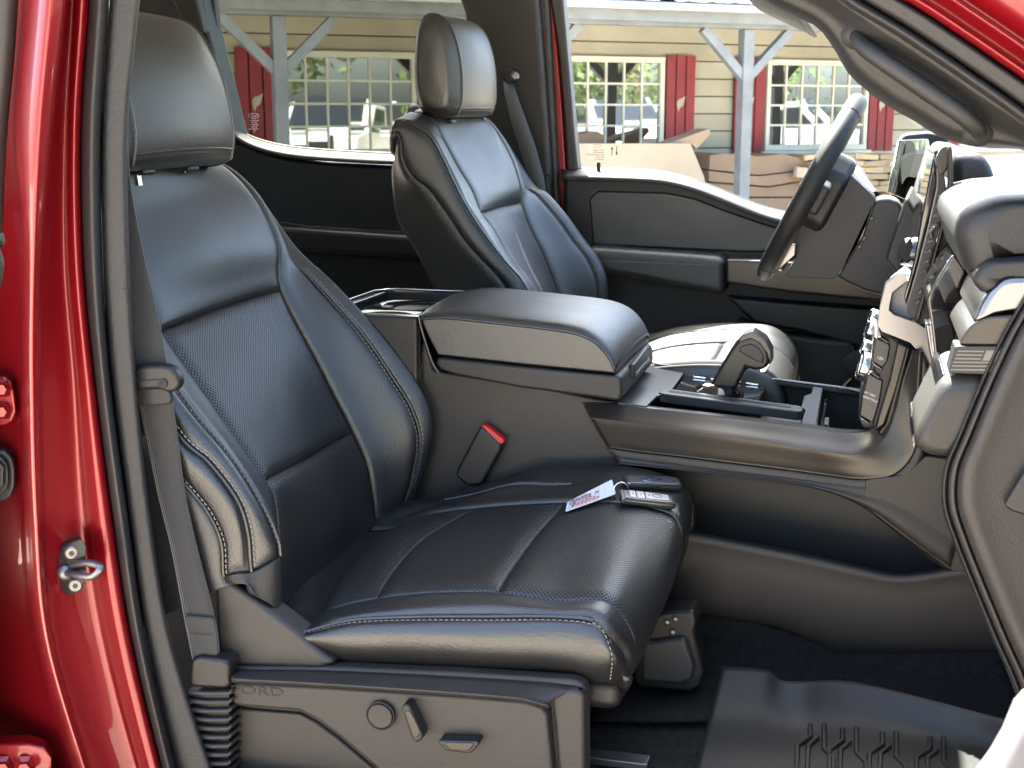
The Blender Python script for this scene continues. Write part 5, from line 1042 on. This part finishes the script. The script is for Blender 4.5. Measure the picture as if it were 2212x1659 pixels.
span_round('upper_trim', [xz(2122, 645, 1.66), xz(2162, 594, 1.66), xz(2300, 588, 1.66), xz(2300, 662, 1.66), xz(2180, 672, 1.66), xz(2128, 682, 1.66), xz(2098, 700, 1.66)], 1.655, 1.92, M['silver'], .02, .012)
span('glovebox_upper', [xz(2002, 640, 1.95), xz(2060, 545, 1.95), xz(2090, 590, 1.95), xz(2100, 640, 1.95), xz(2040, 790, 1.95), xz(2022, 790, 1.95), xz(2010, 690, 1.95)], 1.95, 2.13, M['screen'], .006)
span('end_trim', [xz(2094, 704, 1.655), xz(2128, 684, 1.655), xz(2300, 674, 1.655), xz(2300, 700, 1.655), xz(2178, 748, 1.655), xz(2068, 746, 1.655)], 1.655, 1.88, M['satin'], .006)
pq = span('flag_plaque', [xz(2063, 748, 1.65), xz(2182, 748, 1.65), xz(2160, 790, 1.65), xz(2148, 810, 1.65), xz(2048, 806, 1.65)], 1.65, 1.70, M['black'], .002)
tag(pq, 'dark plaque with an embossed striped flag')
fl = mat('flag_relief', (.13, .12, .115), .45, metal=.4)
for k in range(6):
    y = 757 + k * 8; x0 = 2070 - k * 3.2; x1 = (2126 if k < 3 else 2160) - k * 3.4
    slab('flag_stripe', [(x0, y), (x1, y + 1), (x1 - 1.4, y + 4), (x0 - 1.4, y + 3)], 1.6495, .003, fl, pq, 0)
slab('flag_canton', [(2131, 757), (2168, 758), (2158, 780), (2122, 779)], 1.6495, .003, fl, pq, 0)
gb = span_round('glovebox_lower', [xz(2044, 808, 1.66), xz(2150, 812, 1.66), xz(2115, 890, 1.66), xz(2075, 960, 1.66), xz(2055, 992, 1.66), xz(2000, 985, 1.66), xz(1974, 965, 1.66), xz(1980, 930, 1.66)], 1.655, 1.84, M['brownp'], .025, .02)
span('glovebox_edge', [xz(2030, 812, 1.70), xz(2044, 806, 1.70), xz(1982, 935, 1.70), xz(1975, 962, 1.70), xz(1968, 950, 1.70)], 1.70, 1.86, M['gloss'], .003)
span('driver_knee_panel', [(.10, 1.2), (.22, 1.2), (.5, .8), (.42, .75)], 2.6, 3.15, M['plastic'], .02)

# ================================================================== STEERING WHEEL
wc = U(1752, 408, Y=2.80); wa = (U(1855, 225, Y=2.8) - U(1655, 597, Y=2.8)); wa.y = 0; R0 = wa.length / 2 - .006; wu = wa.normalized(); wn = Vector((-wu.z, 0, wu.x)); wy = Vector((0, 1, 0))
SW = empty('steering_wheel', wc, 'black leather steering wheel seen edge on in front of the window', 'steering wheel')
ringP = lambda t, r=R0: wc + wu * r * cos(t) + wy * r * sin(t)
rimA = [ringP(radians(a)) for a in range(0, 360, 6)]
rim = tube('rim', rimA, .0205, M['rim'], SW, 16, closed=True)
for a in (32, 148, -32, -148): tube('grip_seam', [ringP(radians(a)) + (wn * cos(k * pi / 6) + (wu * cos(radians(a)) + wy * sin(radians(a))) * sin(k * pi / 6)) * .0207 for k in range(12)], .0009, M['black'], rim, 5, closed=True)
# hub, behind the rim, and spokes
hub = prism('airbag_hub', [wc - wn * .005 + wu * a + wy * b for a, b in ((.09, -.05), (.09, .05), (.05, .085), (-.05, .085), (-.1, .04), (-.1, -.04), (-.05, -.085), (.05, -.085))], -wn * .055, M['black'], SW, .014, 4)
for s in (-1, 1): prism('spoke', [wc - wn * .006 + wu * a + wy * (s * b) for a, b in ((.035, .07), (.03, .175), (-.03, .178), (-.04, .07))], -wn * .03, M['plastic'], SW, .008, 3)
for s in (-1, 1): prism('lower_spoke', [wc - wn * .008 + wu * a + wy * (s * b) for a, b in ((-.09, .03), (-.165, .075), (-.172, .055), (-.09, .005))], -wn * .022, M['satin'], SW, .005, 3)
tag(hub, 'deep black airbag hub')
slab('hub_shroud', [(1770, 400), (1790, 380), (1820, 372), (1834, 374), (1888, 424), (1892, 434), (1880, 470), (1850, 540), (1808, 600), (1796, 604), (1740, 600), (1690, 600), (1720, 560), (1722, 530), (1700, 520)], 2.73, .14, M['plastic'], SW, .010, 4, rnd=.03)
slab('paddle', [(1690, 530), (1720, 526), (1718, 552), (1672, 592), (1660, 600), (1685, 560)], 2.70, .012, M['silver'], SW, .003)
slab('column_cover', [(1876, 452), (1892, 432), (1920, 428), (1944, 436), (1958, 470), (1966, 520), (1962, 570), (1950, 610), (1920, 640), (1880, 634), (1830, 612), (1806, 596), (1812, 580)], 2.735, .13, M['plastic'], DB, .010, 4, rnd=.03)
slab('column_collar', [(1884, 436), (1892, 432), (1866, 510), (1816, 594), (1806, 596), (1850, 525)], 2.73, .14, M['gloss'], SW, .003)
for y, x in ((470, 1878), (513, 1862), (532, 1852)): slab('collar_clip', [(x, y), (x + 8, y - 4), (x + 10, y + 2), (x + 2, y + 8)], 2.728, .01, M['satin'], SW, .001)
tube('indicator_stalk', [U(1888, 424, Y=2.9), U(1862, 392, Y=2.96), U(1850, 374, Y=3.0)], [.012, .014, .017], M['black'], SW, 12)

# ================================================================== FLOOR
fm = empty('floor_mat', (0, 1.9, .55), 'black rubber floor mat with raised ribs in the passenger footwell', 'floor mat')
ZF = .60
def FL(px, py, dz=0): return U(px, py, Z=ZF + dz)
outl = [(1560, 1443), (1600, 1444), (1650, 1448), (1680, 1462), (1700, 1475), (1790, 1472), (1860, 1478), (2000, 1510), (2120, 1540), (2200, 1560)]
low = [(1490, 1720), (1560, 1720), (1640, 1720), (1690, 1720), (1720, 1720), (1800, 1720), (1880, 1720), (2000, 1720), (2100, 1720), (2200, 1720)]
lift = [.05, .052, .052, .048, .05, .05, .05, .05, .05, .05]
r0 = [FL(*p, h) for p, h in zip(outl, lift)]
r1 = [FL(p[0] * .6 + q[0] * .4, p[1] * .6 + q[1] * .4, h * .08) for p, q, h in zip(outl, low, lift)]
r2 = [FL(p[0] * .3 + q[0] * .7, p[1] * .3 + q[1] * .7, .004) for p, q in zip(outl, low)]
r3 = [FL(*q, .004) for q in low]
mt = loft('mat_tray', [r0, r1, r2, r3], M['mat_'], fm, 60, 30, flip=1, thick=.004)
def ribp(pts): tube('rib', [FL(a, b, .0075) for a, b in pts], .0042, M['mat_'], mt, 6)
for k in range(4):
    x = 1700 + k * 62 + k * k * 8; y = 1566 + k * 9
    ribp([(x + 50, y), (x + 50, y + 26), (x + 22, y + 46), (x + 20, y + 140)]); ribp([(x + 66, y + 28), (x + 46, y + 46), (x + 42, y + 140)]); ribp([(x + 80, y - 2), (x + 80, y + 54), (x + 100, y + 74), (x + 100, y + 140)])
carp = loft('carpet_rise', [[U(a, b, Y=2.235) for a, b in ((1300, 1340), (1540, 1330), (1740, 1378), (1800, 1408), (2160, 1406))], [U(a, b, Y=2.2) for a, b in ((1300, 1460), (1540, 1430), (1740, 1440), (1800, 1452), (2180, 1470))], [FL(a, b, .0) for a, b in ((1280, 1560), (1520, 1560), (1740, 1540), (1800, 1540), (2220, 1580))]], M['carpet'], T, 40, 16, flip=1, thick=.004)
prism('footwell_carpet', [(-.95, 1.60, ZF - .012), (.7, 1.60, ZF - .012), (.7, 2.24, ZF - .012), (-.95, 2.24, ZF - .012)], (0, 0, -.04), M['carpet'], T, .004)
prism('toe_board', [(.35, 1.66, ZF - .01), (.72, 1.66, .95), (.72, 2.24, .95), (.35, 2.24, ZF - .01)], (.02, 0, -.02), M['carpet'], T, .004)
box('track_rail', (FL(1330, 1640, .01)), (.10, .03, .012), M['steel'], T, .002)

# ================================================================== TIDY: everything bolted to the truck is a part of it
def depth(o):
    n = 0
    while o.parent: o = o.parent; n += 1
    return n
def promote(E, main, name):
    """the mesh main takes the place of the grouping empty E under the truck"""
    ch = [o for o in bpy.data.objects if o.parent == E]; Mw = wmat(E); lab = E.get('label')
    for c in ch:
        for g in [o for o in bpy.data.objects if o.parent == c]: g.parent = E; ch.append(g)
    for c in ch:
        if c is not main: c.parent = main
    main.parent = T; main.matrix_basis = wmat(T).inverted() @ Mw
    bpy.data.objects.remove(E); main.name = name; main.data.name = name
    if lab: main['label'] = lab
def child(E, nm): return [o for o in bpy.data.objects if o.parent == E and o.name.split('.')[0] == nm][0]
for E, nm in ((PS, 'seat_back_shell'), (DS, 'seat_back_shell'), (CN, 'console_core'), (DB, 'dash_core'), (SW, 'rim'), (SBt, 'strap'), (FB, 'strap'), (BK, 'buckle_body')):
    promote(E, child(E, nm), E.name)
for o in bpy.data.objects:
    while depth(o) > 2: o.parent = o.parent.parent
